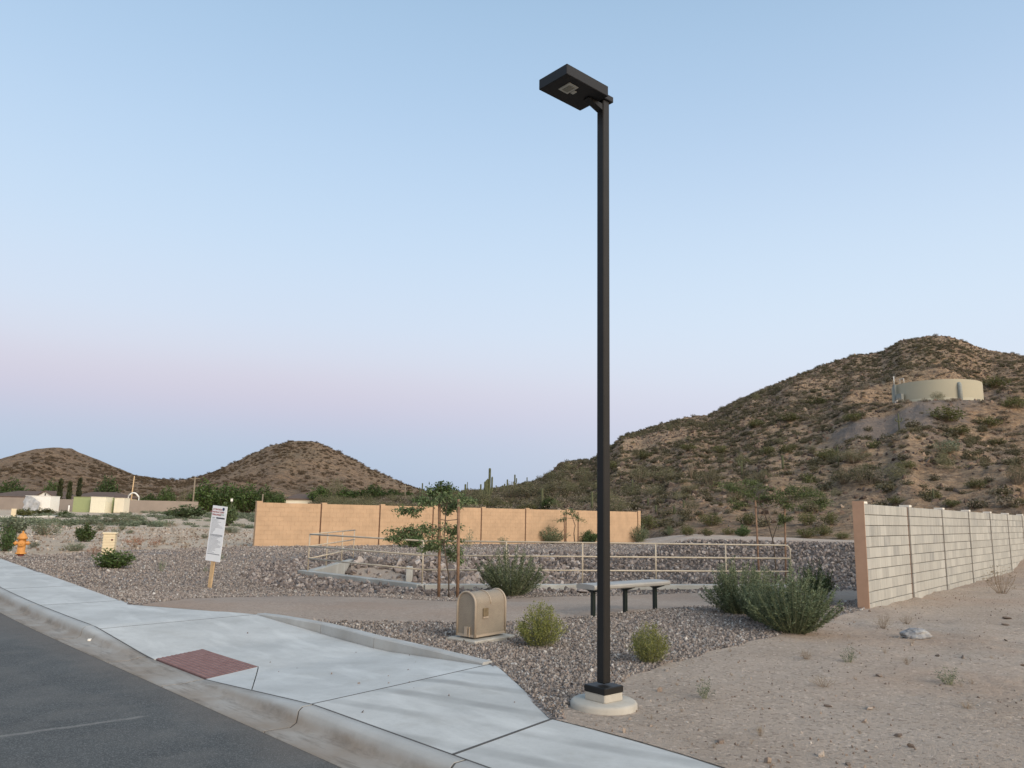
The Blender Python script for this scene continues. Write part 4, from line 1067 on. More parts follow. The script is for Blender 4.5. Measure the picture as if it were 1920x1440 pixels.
bx0, bx1 = min(p[0] for p in RIPr), max(p[0] for p in RIPr)
x, y = sample(RIPr, 52000, lambda x, y: infov(x, y) & nofoot(x, y) & (y < 47))
dep = np.hypot(x, y)
front = ~inpoly(x, y, BASIN)
small = nr.random(len(x)); rad = np.where(small < .5, nr.uniform(.05, .10, len(x)), nr.uniform(.09, .21, len(x)))*np.where(x > 3, .58, 1.)
rad = np.where(front, rad*.5, rad)
z = base_h(x, y)+rad*.15
order = np.argsort(-(rad/dep))
rot = nr.uniform(-PI, PI, (len(x), 3)); rad = rad*np.where(nr.random(len(x)) < .4, .7, 1.05); scl = np.column_stack([rad, rad*nr.uniform(.7, 1, len(x)), rad*nr.uniform(.6, .95, len(x))])
parts_i = order[:300]
stones = []
for i in parts_i:
    o = link('stone', SM[i % 6], None, ground[2], (x[i], y[i], z[i])); o.rotation_euler = rot[i]; o.scale = scl[i]; stones.append(o)
ri = order[300:]
src_st = [stones[j] for j in range(6)]; seen = set(); src_st = []
for o in stones:
    if o.data.name not in seen: seen.add(o.data.name); src_st.append(o)
P3 = np.column_stack([x, y, z])
rs = scatter('riprap_stones', P3[ri], rot[ri], scl[ri], src_st, MT['riprap'], 'broken purple-grey rocks lining the basin banks', 'rocks')
# loose gravel
def gravel_pts():
    X = []; Y = []; Rr = []
    keep = lambda x, y: infov(x, y) & inpoly(x, y, GRr) & ~inpoly(x, y, PATHr) & ~inpoly(x, y, RIPr) & ~inpoly(x, y, PAVED) & (np.hypot(x-PX, y-PY) > .30) & (np.hypot(x-cc[0], y-cc[1]) > .33) & (segdist(x, y, tuple(TWA), tuple(TWB)) > .15)
    for y0, y1, dens, r0_, r1_ in ((6, 10, 1350, .011, .024), (10, 14, 800, .013, .027), (14, 19, 420, .015, .030), (19, 26, 230, .018, .036), (26, 36, 90, .024, .044), (36, 50, 30, .03, .055)):
        xw = y1*.74; n = int(dens*2*xw*(y1-y0))
        x = nr.uniform(-xw, xw, n); y = nr.uniform(y0, y1, n); k = keep(x, y)
        x, y = x[k], y[k]; X.append(x); Y.append(y); Rr.append(nr.uniform(r0_, r1_, len(x))*np.where(nr.random(len(x)) < .06, 1.5, 1))
    return np.concatenate(X), np.concatenate(Y), np.concatenate(Rr)
gx, gy, gr = gravel_pts(); n = len(gx); print('gravel', n)
# spill some onto the dirt edge
scatter('gravel', np.column_stack([gx, gy, base_h(gx, gy)+gr*.35]), nr.uniform(-PI, PI, (n, 3)), np.column_stack([gr, gr*nr.uniform(.6, 1, n), gr*nr.uniform(.5, .9, n)]), src_st, MT['stone'], 'loose crushed granite gravel covering the beds', 'gravel')
n = 13000; x = nr.uniform(-1, 20, n); y = 5+nr.random(n)**1.5*24; back = -((x-WA[0])*WN[0]+(y-WA[1])*WN[1])
k = infov(x, y) & ~inpoly(x, y, GRr) & ~inpoly(x, y, PAVED) & ((back < -.1) | (x < 6)) & (vnoise(x*.8, y*.8) > -.30+.3*nr.random(n)); x, y = x[k], y[k]; n = len(x)
rp = nr.uniform(.005, .018, n)*np.where(nr.random(n) < .045, 2.8, 1)*np.where(nr.random(n) < .006, 1.8, 1)
scatter('dirt_pebbles', np.column_stack([x, y, base_h(x, y)+rp*.2]), nr.uniform(-PI, PI, (n, 3)), np.column_stack([rp, rp*.8, rp*.6]), src_st, MT['pebble'], 'small pebbles and clods on the bare dirt', 'pebbles')
# pebbles of the vacant lot on the left, and crumbs on the pavement
n = 5000; x = nr.uniform(-36, -5, n); y = nr.uniform(24, 62, n); k = infov(x, y) & ~inpoly(x, y, GRr) & ~inpoly(x, y, PAVED); x, y = x[k], y[k]; n = len(x); rp = nr.uniform(.03, .10, n)
scatter('lot_stones', np.column_stack([x, y, base_h(x, y)+rp*.2]), nr.uniform(-PI, PI, (n, 3)), np.column_stack([rp, rp*.8, rp*.5]), src_st, MT['pebble'], 'stones and clods on the vacant lot', 'pebbles')
# gravel strayed onto the pavement and dirt rim
xs_ = []; 
for _ in range(260):
    u = rnd.uniform(430, 1060); v = rnd.uniform(1165, 1340); p = GS(u, v)
    if inpoly(np.array([p[0]]), np.array([p[1]]), shrink(PAVED, .12))[0] and rnd.random() < .09: xs_.append((p[0], p[1], float(slab_z(*p))+.006))
n = len(xs_); rp = nr.uniform(.006, .016, n)
scatter('strayed_gravel', xs_, nr.uniform(-PI, PI, (n, 3)), np.column_stack([rp, rp*.8, rp*.7]), src_st, MT['riprap'], 'few stray gravel stones lying on the pavement', 'gravel')
# larger single stones
def lone(u, v, wpx, label, mat='pebble', flat=.55, cat='rock', name='rock', onwalk=False):
    p = GT(u, v) if not onwalk else Vector((*GS(u, v), float(slab_z(*GS(u, v)))))
    w = wpx/FPX*depth_of(p)/2
    o = link(name, SM[rnd.randrange(6)].copy(), None); o.data.materials.clear(); o.data.materials.append(MT[mat]); o.location = p+Vector((0, 0, w*flat*.35)); o.scale = (w, w*.8, w*flat); o.rotation_euler = (0, 0, rnd.uniform(0, 6))
    return tag(o, label, cat)
def boulder(u, v, wpx, label):
    import bmesh
    p = GT(u, v); w = wpx/FPX*depth_of(p)/2; bm = bmesh.new(); bmesh.ops.create_icosphere(bm, subdivisions=4, radius=1)
    for q in bm.verts:
        d = 1+.22*mnoise.fractal(q.co*1.4+Vector((u, 0, 0)), 1, 2, 4)+.06*mnoise.noise(q.co*6); q.co = Vector((q.co.x*w*d, q.co.y*w*.7*d, q.co.z*w*.42*d))
    me = bpy.data.meshes.new('boulder'); bm.to_mesh(me); bm.free(); me.materials.append(MT['boulder'])
    o = link('boulder', me, None, None, p+Vector((0, 0, w*.18)), .2); return tag(o, label, 'boulder')
boulder(1718, 1196, 58, 'grey speckled boulder lying on the dirt below the block wall')
lone(1030, 1212, 24, 'tan stone at the foot of the round green shrub beside the lamp', 'pebble')
lone(1630, 1330, 20, 'pale flat stone on the dirt, larger of the pair at right centre')
lone(1648, 1268, 18, 'pale stone above the flat one on the dirt')
lone(1552, 1325, 16, 'small pale wedge stone on the dirt left of the pair')
lone(1218, 1362, 16, 'pale stone in the dirt right of the lamp footing')
lone(1352, 1392, 24, 'rough tan clod near the pavement edge')
lone(1888, 1160, 16, 'white stone on the dirt at the right edge below the wall')
lone(1885, 1172, 14, 'flat white stone just below the other white one')
lone(168, 1201, 13, 'white lump of mortar lying in the gutter', 'cap', .6, onwalk=True)
lone(1159, 1228, 9, 'small white chip on the gravel right of the lamp pole', 'white', .4)
lone(1590, 1434, 18, 'pale stone at the bottom edge of the dirt')
lone(630, 1098, 22, 'flat grey rock in front of the wing wall', 'riprap')
lone(1093, 1111, 42, 'long brown rock left of the bench end', 'riprap', .45)

# ------------------------------------------------------------------ plants
def plant_mesh(seed, n_stem, H_, W_, per, ll, lw, spread=.5, curve=.3, start=.25, base=.12, jit=.05, upl=.5, stem_r=.004, irregular=.3):
    """stems (3-sided tapered) and leaves (rhombs) as two meshes"""
    r_ = np.random.default_rng(seed); SV = []; SF = []; LP = []; LD = []
    for i in range(n_stem):
        a = r_.uniform(0, 2*PI); q = math.sqrt(r_.random()); q = max(q, .15)
        lean = q*spread*r_.uniform(.7, 1.15)
        hh = H_*(1-.45*q**2)*r_.uniform(1-irregular, 1.08); rr = W_/2*q*r_.uniform(.75, 1.1)
        b = np.array([math.cos(a)*base*W_*q, math.sin(a)*base*W_*q, 0.])
        e = np.array([math.cos(a)*rr, math.sin(a)*rr, hh])
        mid = (b+e)/2+np.array([-math.cos(a)*rr*curve*-.35, -math.sin(a)*rr*curve*-.35, -hh*.0])+r_.normal(0, jit*H_*.5, 3)
        t = np.linspace(0, 1, 5)[:, None]; c = (1-t)**2*b+2*t*(1-t)*mid+t*t*e
        o = len(SV)
        for k, p in enumerate(c):
            rad = stem_r*(1-.75*k/4)
            for m in range(3): SV.append((p[0]+rad*math.cos(m*2.09), p[1]+rad*math.sin(m*2.09), p[2]))
        for k in range(4):
            for m in range(3): SF.append((o+k*3+m, o+k*3+(m+1) % 3, o+k*3+3+(m+1) % 3, o+k*3+3+m))
        tt = start+(1-start)*r_.random(per)**.8; tt = tt[:, None]
        lp = (1-tt)**2*b+2*tt*(1-tt)*mid+tt*tt*e+r_.normal(0, jit*W_, (per, 3))
        dd = e-b; dd = dd/np.linalg.norm(dd); ld = dd*upl+r_.normal(0, 1, (per, 3))*(1-upl*.6)
        LP.append(lp); LD.append(ld)
    LP = np.concatenate(LP); LD = np.concatenate(LD); LP[:, 2] = np.maximum(LP[:, 2], .01)
    return SV, SF, LP, LD
def leaf_quads(LP, LD, ll, lw, seed=0):
    r_ = np.random.default_rng(seed); n = len(LP)
    d = LD/np.maximum(np.linalg.norm(LD, axis=1, keepdims=True), 1e-6); s = np.cross(d, r_.normal(0, 1, (n, 3))); s /= np.maximum(np.linalg.norm(s, axis=1, keepdims=True), 1e-6)
    L = ll*r_.uniform(.6, 1.3, (n, 1)); w = lw*r_.uniform(.7, 1.2, (n, 1))
    V = np.stack([LP, LP+d*L*.45+s*w/2, LP+d*L, LP+d*L*.45-s*w/2], 1).reshape(-1, 3)
    return V, np.arange(4*n).reshape(-1, 4)
SPEC = {  # per unit plant (H=1, W=1 then scaled)
 'texas':  dict(n=150, per=80, ll=.042, lw=.0115, spread=.6, curve=.5, start=.12, jit=.0075, upl=.80, sr=.007, irr=.48, leaf='shrubA', stem='greenstem'),
 'globe':  dict(n=240, per=24, ll=.048, lw=.018, spread=.9, curve=1.0, start=.22, jit=.018, upl=.65, sr=.004, irr=.34, leaf='shrubB', stem='greenstem'),
 'leafy':  dict(n=60, per=24, ll=.10, lw=.055, spread=.9, curve=1.0, start=.15, jit=.035, upl=.35, sr=.006, irr=.3, leaf='shrubD', stem='bark'),
 'scrub':  dict(n=50, per=22, ll=.085, lw=.040, spread=.9, curve=.9, start=.15, jit=.045, upl=.3, sr=.006, irr=.35, leaf='shrubC', stem='twig'),
 'grey':   dict(n=50, per=22, ll=.075, lw=.035, spread=.9, curve=.9, start=.10, jit=.045, upl=.4, sr=.005, irr=.35, leaf='grey', stem='twig'),
 'spiky':  dict(n=90, per=16, ll=.09, lw=.020, spread=.9, curve=.5, start=.20, jit=.015, upl=.85, sr=.006, irr=.25, leaf='shrubA', stem='greenstem'),
 'airy':   dict(n=44, per=34, ll=.055, lw=.022, spread=1., curve=.6, start=.30, jit=.055, upl=.4, sr=.010, irr=.25, leaf='palov', stem='palebark'),
 'dense':  dict(n=60, per=46, ll=.080, lw=.050, spread=1., curve=1.1, start=.20, jit=.055, upl=.2, sr=.012, irr=.22, leaf='greendk', stem='bark'),
 'dry':    dict(n=34, per=9, ll=.06, lw=.018, spread=1., curve=.4, start=.35, jit=.05, upl=.5, sr=.006, irr=.4, leaf='dry', stem='twig'),
 'weed':   dict(n=22, per=12, ll=.10, lw=.035, spread=1., curve=.4, start=.25, jit=.05, upl=.4, sr=.007, irr=.5, leaf='grey', stem='greenstem'),
 'rust':   dict(n=30, per=12, ll=.07, lw=.035, spread=1., curve=.4, start=.35, jit=.05, upl=.4, sr=.006, irr=.4, leaf='rust', stem='twig'),
}
PM = {}
def proto(kind, var=0):
    key = (kind, var)
    if key in PM: return PM[key]
    s = SPEC[kind]; seed = hash(kind) % 1000 if False else sum(map(ord, kind))*7+var
    SV, SF, LP, LD = plant_mesh(seed, s['n'], 1., 1., s['per'], s['ll'], s['lw'], s['spread'], s['curve'], s['start'], .10, s['jit'], s['upl'], s['sr'], s['irr'])
    V, F = leaf_quads(LP, LD, s['ll'], s['lw'], seed)
    a = npmesh(kind+'_stems', SV, SF); a.materials.append(MT[s['stem']])
    b = npmesh(kind+'_leaves', V, F); b.materials.append(MT[s['leaf']])
    PM[key] = (a, b); return PM[key]
NAMES = {'texas': ('sage_shrub', 'shrub'), 'globe': ('round_shrub', 'shrub'), 'leafy': ('leafy_shrub', 'shrub'), 'scrub': ('creosote_bush', 'bush'), 'grey': ('grey_bush', 'bush'), 'spiky': ('spiky_shrub', 'shrub'),
         'airy': ('palo_verde', 'tree'), 'dense': ('leafy_tree', 'tree'), 'dry': ('dry_weed', 'weed'), 'weed': ('green_weed', 'weed'), 'rust': ('rusty_weed', 'weed')}
def plant(kind, u, v, wpx, hpx, label, var=None, group=None, pos=None, leaf=None, name=None, cat=None, sink=.03):
    p = GT(u, v) if pos is None else pos
    if p is None: return None
    d = depth_of(p); w = wpx/FPX*d*.92; h = hpx/FPX*d
    a, b = proto(kind, rnd.randrange(3) if var is None else var)
    nm, ct = NAMES[kind]; nm = name or nm
    t = empty(nm, (p.x, p.y, p.z-sink*h), rnd.uniform(0, 6.28), label, cat or ct, group); t.scale = (w, w, h)
    o1 = link('stems' if ct != 'tree' else 'trunk', a, None, t); o2 = link('foliage', b, None, t)
    if leaf:
        o2.material_slots[0].link = 'OBJECT'; o2.material_slots[0].material = MT[leaf]
    return t
# shrubs in the gravel bed
plant('texas', 958, 1116, 150, 90, 'dark green feathery shrub in front of the railing, behind the tan cage', 0)
plant('texas', 1488, 1185, 215, 128, 'large green feathery shrub in front of the young tree, nearest the block wall', 1)
plant('texas', 1388, 1152, 160, 106, 'feathery shrub right of the bench, behind the largest one', 2)
plant('texas', 1436, 1168, 135, 104, 'feathery shrub filling the gap between the two big ones', 0)
plant('texas', 1532, 1122, 78, 70, 'dark shrub tucked beside the painted wall end', 1, leaf='greendk')
plant('globe', 1014, 1213, 104, 84, 'round bright green shrub between the cage and the lamp pole', 0, leaf='shrubB')
plant('globe', 1218, 1243, 88, 76, 'smaller round yellow-green shrub right of the lamp pole', 1)
plant('leafy', 213, 1066, 78, 38, 'low dark green shrub on the gravel in front of the cream pedestal', 0, leaf='greendk')
plant('weed', 303, 1072, 20, 28, 'small upright green sprout on the gravel left of the sign')
plant('dry', 348, 1031, 18, 20, 'dry sprout at the gravel edge left of the sign')
plant('weed', 385, 1073, 14, 14, 'tiny tuft on the gravel at the foot of the sign stake')
plant('weed', 414, 1050, 22, 16, 'low green tuft right of the sign')
# plants against the tan wall
for kd_, u, v, w, h, lb in (
  ('spiky', 1036, 1018, 66, 34, 'spiky dark shrub against the tan wall, left of the small staked tree'), ('leafy', 776, 1034, 48, 34, 'dark round shrub seen through the railing below the tan wall'),
  ('weed', 880, 1032, 30, 38, 'thin green plant on the gravel right of the near tree stakes'), ('weed', 945, 1024, 28, 22, 'light green clump at the foot of the tan wall'),
  ('leafy', 1106, 1018, 44, 26, 'low green shrub at the tan wall just left of the lamp pole'), ('spiky', 1200, 1018, 50, 34, 'spiky green shrub at the right end of the tan wall'),
  ('scrub', 1216, 993, 46, 32, 'olive bush behind the right end of the tan wall'), ('spiky', 1256, 1003, 22, 18, 'small dark tuft on the berm right of the tan wall'),
  ('scrub', 1290, 1004, 38, 23, 'round dark bush on the berm, left of the low pair'), ('scrub', 1325, 1005, 30, 17, 'low olive bush of the pair on the berm'),
  ('scrub', 1332, 986, 54, 28, 'wide olive bush up behind the berm bushes'), ('leafy', 1392, 1006, 32, 22, 'upright green bush on the berm left of the staked tree'), ('scrub', 1365, 1002, 30, 14, 'small low bush on the berm left of the upright one'),
  ('scrub', 1402, 984, 48, 26, 'dark olive bush above the berm, left of the stake'), ('scrub', 1512, 1008, 50, 21, 'low dark bush on the berm right of the staked tree'), ('scrub', 1545, 1004, 42, 22, 'yellow-olive bush beside the low dark one'),
  ('scrub', 1580, 1010, 32, 14, 'flat dark bush on the berm near the block wall end'), ('scrub', 1514, 985, 40, 30, 'tall olive bush behind the right staked tree'), ('scrub', 1557, 984, 38, 28, 'brown-green bush up the slope left of the block wall')):
    ps = None
    if u < 1205 and v > 1010 and kd_ != 'x':
        # stand it just in front of the tan wall
        best = min((abs(960+FPX*(lambda c: c[0]/-c[2])(RM.T @ np.array([TWA[0]+td[0]*q, TWA[1]+td[1]*q, -EYE]))-u), q) for q in np.linspace(0, tl, 400))[1]
        o_ = {776: 4., 880: 4.5, 945: 2.2}.get(u, .8); x_, y_ = TWA[0]+td[0]*best+td[1]*o_, TWA[1]+td[1]*best-td[0]*o_
        kk = math.hypot(x_, y_)/math.hypot(TWA[0]+td[0]*best, TWA[1]+td[1]*best); az_ = math.atan2(TWA[0]+td[0]*best, TWA[1]+td[1]*best); r_ = math.hypot(x_, y_)
        x_, y_ = r_*math.sin(az_), r_*math.cos(az_); ps = Vector((x_, y_, float(base_h(x_, y_))))
    plant(kd_, u, v, w, h, lb, pos=ps)
# weeds on the right-hand dirt
for kd_, u, v, w, h, lb in (
  ('dry', 1512, 1236, 40, 24, 'dry grass tuft on the dirt below the feathery shrubs'), ('weed', 1594, 1242, 38, 32, 'green sprig on the dirt right of the grass tuft'),
  ('weed', 1780, 1284, 60, 36, 'pale green weed on the dirt at right centre'), ('dry', 1655, 1178, 46, 34, 'dry brown weed left of the grey boulder'),
  ('dry', 1878, 1112, 70, 62, 'tall dry weed at the foot of the block wall'), ('weed', 1322, 1310, 44, 40, 'grey-green weed on the dirt right of the lamp'),
  ('dry', 1700, 1170, 36, 22, 'faint dry weed above the grey boulder'), ('dry', 1700, 1246, 26, 18, 'small dead weed in the middle of the dirt'),
  ('dry', 1545, 1288, 60, 24, 'sprawling dead weed on the dirt, left of the pale stones'), ('dry', 1812, 1328, 44, 16, 'flat dry weed at lower right'), ('dry', 1425, 1380, 22, 26, 'tiny dead twig standing near the pavement')):
    plant(kd_, u, v, w, h, lb)
# vacant lot on the left
for kd_, u, v, w, h, lb, lf in (
  ('leafy', 28, 1000, 62, 34, 'grey-green bush mass behind the hydrant', 'grey'), ('grey', 86, 1003, 66, 32, 'wide grey-green bush right of the hydrant', None), ('leafy', 8, 1034, 42, 50, 'bright green bush at the left edge beside the hydrant', 'shrubD'),
  ('leafy', 158, 1016, 46, 36, 'dark round bush left of the cream pedestal', 'greendk'), ('grey', 138, 1033, 50, 18, 'low olive plant in front of the dark round bush', None), ('grey', 62, 1027, 28, 14, 'pale low clump right of the hydrant', None),
  ('leafy', 118, 969, 24, 13, 'small dark bush near the far pavement', 'greendk'), ('leafy', 80, 966, 46, 14, 'dark low bush row piece left of the small dark one', 'shrubC'), ('leafy', 45, 968, 40, 16, 'low bush behind the timber post at far left', 'shrubC'),
  ('leafy', 135, 957, 50, 12, 'hedge-like bush in front of the green bin', 'greendk'), ('leafy', 180, 957, 48, 12, 'hedge-like bush in front of the cream bin', 'shrubC'), ('leafy', 228, 957, 46, 12, 'hedge-like bush in front of the pale bin', 'shrubC'),
  ('grey', 165, 984, 42, 18, 'pale grey-green bush in mid lot, left of the pair', None), ('grey', 208, 983, 46, 20, 'grey-green bush of the middle pair on the lot', None), ('grey', 242, 981, 48, 20, 'right bush of the middle pair on the lot', None), ('grey', 232, 968, 30, 9, 'thin bush behind the middle pair', None),
  ('grey', 190, 995, 24, 14, 'small bush just behind the dark round one', None), ('grey', 228, 994, 20, 12, 'small round tuft right of the dark round bush', None), ('dry', 320, 989, 30, 12, 'pale tuft on the lot left of the sign', None), ('dry', 276, 981, 22, 10, 'tiny brown tuft in mid lot', None),
  ('rust', 252, 1026, 46, 28, 'rust coloured dry weed right of the pedestal', None), ('rust', 292, 1026, 30, 24, 'sparser rusty weed left of the sign', None), ('rust', 176, 1040, 40, 20, 'reddish weed beside the cream pedestal', None), ('dry', 336, 1018, 26, 20, 'thin dry weed near the gravel edge', None),
  ('grey', 436, 1000, 32, 16, 'pale bush right of the sign', None), ('dry', 420, 1004, 24, 14, 'brown tuft just right of the sign board', None), ('dry', 360, 1000, 20, 14, 'dead stalks left of the sign board', None), ('grey', 360, 973, 30, 8, 'low green tuft behind the sign tree', None),
  ('leafy', 345, 972, 90, 26, 'low spreading green mesquite left of the sign board', 'mesq'), ('leafy', 425, 985, 42, 44, 'green mesquite half hidden by the sign board', 'mesq')):
    plant(kd_, u, v, w, h, lb, leaf=lf)
LM_LOT = [(38,1030,'the orange hydrant'), (203,1020,'the cream pedestal'), (158,1005,'the dark round bush'), (252,1020,'the rust coloured weed'), (392,1000,'the white sign board'), (154,950,'the green bin'), (225,978,'the grey-green bush pair'), (345,965,'the spreading mesquite'), (472,985,'the tan wall end')]
LM_DIRT = [(1132,1340,'the lamp footing'), (1718,1190,'the grey boulder'), (1780,1275,'the pale green weed'), (1636,1325,'the pale flat stone'), (1512,1230,'the dry grass tuft'), (1352,1390,'the rough tan clod'), (1637,1140,'the painted wall end'), (1885,1165,'the white stones')]
used_rel = set()
def rel_label(u, v, marks, size):
    u0, v0, nm = min(marks, key=lambda m: (m[0]-u)**2+((m[1]-v)*2.2)**2); du, dv = u-u0, v-v0
    k = 'just ' if abs(du) < 26 else 'well '
    side = k+('right of ' if du > 0 else 'left of '); fb = ', nearer' if dv > 8 else (', farther back' if dv < -8 else '')
    lb = f'{size}, {side}{nm}{fb}'
    if lb in used_rel: return None
    used_rel.add(lb); return lb
cnt = 0
for i in range(400):                                   # sparse tufts all over the lot
    u = rnd.uniform(10, 470); v = rnd.uniform(962, 1022)
    if (u > 440 and v > 990) or cnt >= 34: continue
    lb = rel_label(u, v, LM_LOT, 'small dry tuft on the bare lot')
    if not lb: continue
    cnt += 1
    s_ = (v-940)/70; plant(rnd.choice(['dry', 'grey', 'dry', 'weed']), u, v, rnd.uniform(10, 26)*s_+5, rnd.uniform(5, 11)*s_+3, lb, group='dry tufts scattered over the vacant lot', name='dry_tuft', cat='tuft')
cnt = 0
for i in range(200):
    u = rnd.uniform(1180, 1900); v = rnd.uniform(1160, 1420)
    p = GT(u, v)
    if cnt >= 18 or inpoly(np.array([p.x]), np.array([p.y]), GRr)[0] or inpoly(np.array([p.x]), np.array([p.y]), PAVED)[0]: continue
    lb = rel_label(u, v, LM_DIRT, 'tiny dead sprig on the dirt')
    if not lb: continue
    cnt += 1; plant('dry', u, v, rnd.uniform(9, 18), rnd.uniform(6, 12), lb, group='tiny dead sprigs on the dirt', name='dead_sprig', cat='weed')

# young staked trees
def blob_leaves(r_, c, rad, n, ll, lw):
    k = r_.normal(0, 1, (n, 3)); k /= np.linalg.norm(k, axis=1, keepdims=True); k *= r_.random((n, 1))**.45
    return np.array(c)+k*np.array(rad)
def young_tree(base, stakes, trunk, blobs, label, leaf='mesq', n_leaf=260, ll=.06, lw=.02, trunk_r=.018, seed=1, name='young_tree', stake_r=.033, tie=None):
    d = depth_of(base); r_ = np.random.default_rng(seed)
    def pos(u, v, dz=0.): q = at_depth(u, v, d+dz); return q-base
    t = empty(name, base, 0, label, 'tree')
    tp_ = [pos(*q) for q in trunk]; tp_[0].z = -.1
    # smooth jitter on trunk
    MB().tube([p+Vector((r_.normal(0, .006), r_.normal(0, .006), 0)) for p in tp_], [trunk_r*(1-.55*i/len(tp_)) for i in range(len(tp_))], 7).build('trunk', MT['bark'], t)
    br = MB(); LP = []; LD = []
    for (u, v, wu, hv, dz, att) in blobs:
        c = pos(u, v, dz); a = tp_[att]; rx = wu/2/FPX*d; rz_ = hv/2/FPX*d; ry = rx*.8
        nb = 7
        mid = (a+c)/2+Vector((r_.normal(0, .05), r_.normal(0, .05), .06)); br.tube([a, mid, c], [trunk_r*.5, trunk_r*.35, trunk_r*.18], 5)
        for k in range(nb):
            e = c+Vector((r_.uniform(-1, 1)*rx, r_.uniform(-1, 1)*ry, r_.uniform(-.9, .8)*rz_)); s0 = a.lerp(c, r_.uniform(.45, 1)); m2 = s0.lerp(e, .5)+Vector((0, 0, rz_*.2))
            br.tube([s0, m2, e], [trunk_r*.25, trunk_r*.16, trunk_r*.07], 4)
            n = n_leaf//nb; tt = r_.random((n, 1))**.7; s_ = np.array(s0); m_ = np.array(m2); e_ = np.array(e)
            lp = (1-tt)**2*s_+2*tt*(1-tt)*m_+tt*tt*e_+r_.normal(0, 1, (n, 3))*np.array([rx, ry, rz_])*.16
            LP.append(lp); LD.append(r_.normal(0, 1, (n, 3))+np.array([0, 0, -.5]))
    br.build('branches', MT['bark'], t)
    V, F = leaf_quads(np.concatenate(LP), np.concatenate(LD), ll, lw, seed); o = link('foliage', npmesh('tree_leaves', V, F), MT[leaf], t)
    for i, (u0, v0, u1, v1, dz) in enumerate(stakes):
        a = at_depth(u0, v0, d+dz); b = GT(u1, v1); b = at_depth(u1, v1, d+dz); b.z = base.z-.2
        st_ = empty('tree_stake', (b.x, b.y, base.z), 0, None, None); bpy.data.objects.remove(st_)
        m = MB(); m.tube([b-b, (a-b)*.5+Vector((.006, 0, 0)), a-b], [stake_r, stake_r*.95, stake_r*.9], 8)
        sides = ['left', 'right']
        o = m.build('tree_stake', MT['stake'], None, loc=b); tag(o, f'{sides[i]} round wooden stake of the {tie}', 'stake')
    return t
tb = GT(842, 1121)
young_tree(tb, [(824, 938, 823, 1118, .1), (860, 936, 858, 1123, -.1)],
  [(841,1121), (841,1080), (837,1050), (833,1020), (834,990), (836,960), (838,945), (842,930)],
  [(790,935,70,30,0,6), (835,930,80,36,-.1,6), (870,940,50,30,.2,6), (760,960,60,24,0,6), (845,955,50,30,.3,5), (745,1000,64,34,.1,4), (790,1000,90,44,-.2,4), (825,1012,80,50,.1,3), (850,1000,40,40,.3,3), (800,1030,50,26,0,3), (735,1014,40,18,0,4), (850,1040,40,40,.2,2)],
  'young drooping tree tied between stakes, in front of the railing', n_leaf=380, seed=3, ll=.085, lw=.030, tie='tree in front of the railing', stake_r=.036)
w_ = MB(); d0 = depth_of(tb); w_.tube([at_depth(824,974,d0+.1), at_depth(840,976,d0), at_depth(859,974,d0-.1)], .008, 5); tag(w_.build('tie_wire', MT['wire']), 'tie wire between the two stakes of the tree by the railing', 'wire')
tb2 = GT(1446, 1104)
young_tree(tb2, [(1416, 938, 1424, 1100, .0), (1471, 946, 1473, 1098, .1)],
  [(1456,1104), (1455,1060), (1452,1030), (1449,1010), (1440,980), (1430,955), (1422,942), (1424,925)],
  [(1362,912,60,26,.2,6), (1395,925,56,34,0,6), (1420,905,80,20,.3,6), (1470,925,80,40,-.1,6), (1500,915,60,30,.1,6), (1525,928,60,22,.2,6), (1440,935,60,30,.2,6), (1385,945,40,26,0,5), (1485,945,50,26,.2,5), (1470,968,30,14,0,3), (1545,945,40,24,.1,6)],
  'young umbrella-shaped tree with two stakes rising from the feathery shrubs', leaf='treedk', n_leaf=620, trunk_r=.028, seed=8, ll=.075, lw=.028, tie='tree rising from the feathery shrubs', stake_r=.035)
tb3 = GT(1072, 1021)
young_tree(tb3, [(1058, 962, 1059, 1018, .0), (1084, 960, 1084, 1018, .1)],
  [(1078,1021), (1076,1000), (1078,985), (1074,972), (1070,962)],
  [(1050,975,26,18,0,3), (1066,964,30,18,0,4), (1078,960,26,16,.2,4), (1088,972,24,18,0,3)],
  'small thin young tree staked in front of the tan wall', n_leaf=150, seed=12, ll=.10, lw=.04, tie='small tree at the tan wall', stake_r=.04, trunk_r=.03)

# ------------------------------------------------------------------ saguaros
def saguaro(u, v, hpx, label, arms=(), wpx=None, mat='saguaro', group=None):
    p = GT(u, v)
    if p is None: return
    d = depth_of(p); h = hpx/FPX*d; r0 = (wpx/2/FPX*d) if wpx else h*.045
    t = empty('saguaro', p, 0, label, 'cactus', group)
    def col(pts, r, nm):
        n = 16; vs = []; k = len(pts); V = [Vector(q) for q in pts]; m = MB()
        m.tube(V, [r*(.85 if i == 0 else 1.) if i < k-1 else r*.35 for i in range(k)], 12)
        return m.build(nm, MT[mat], t)
    col([(0, 0, -.2), (0, 0, h*.3), (0, 0, h*.65), (0, 0, h*.93), (0, 0, h*.985), (0, 0, h)], r0, 'stem')
    for (s, z0, out, top) in arms:
        o = s*out*h
        col([(0, 0, h*z0), (o*.6, 0, h*(z0-.005)), (o*.95, 0, h*(z0+.05)), (o, 0, h*(z0+.13)), (o*1.02, 0, h*(top-.03)), (o*1.02, 0, h*top)], r0*.75, 'arm')
    return t
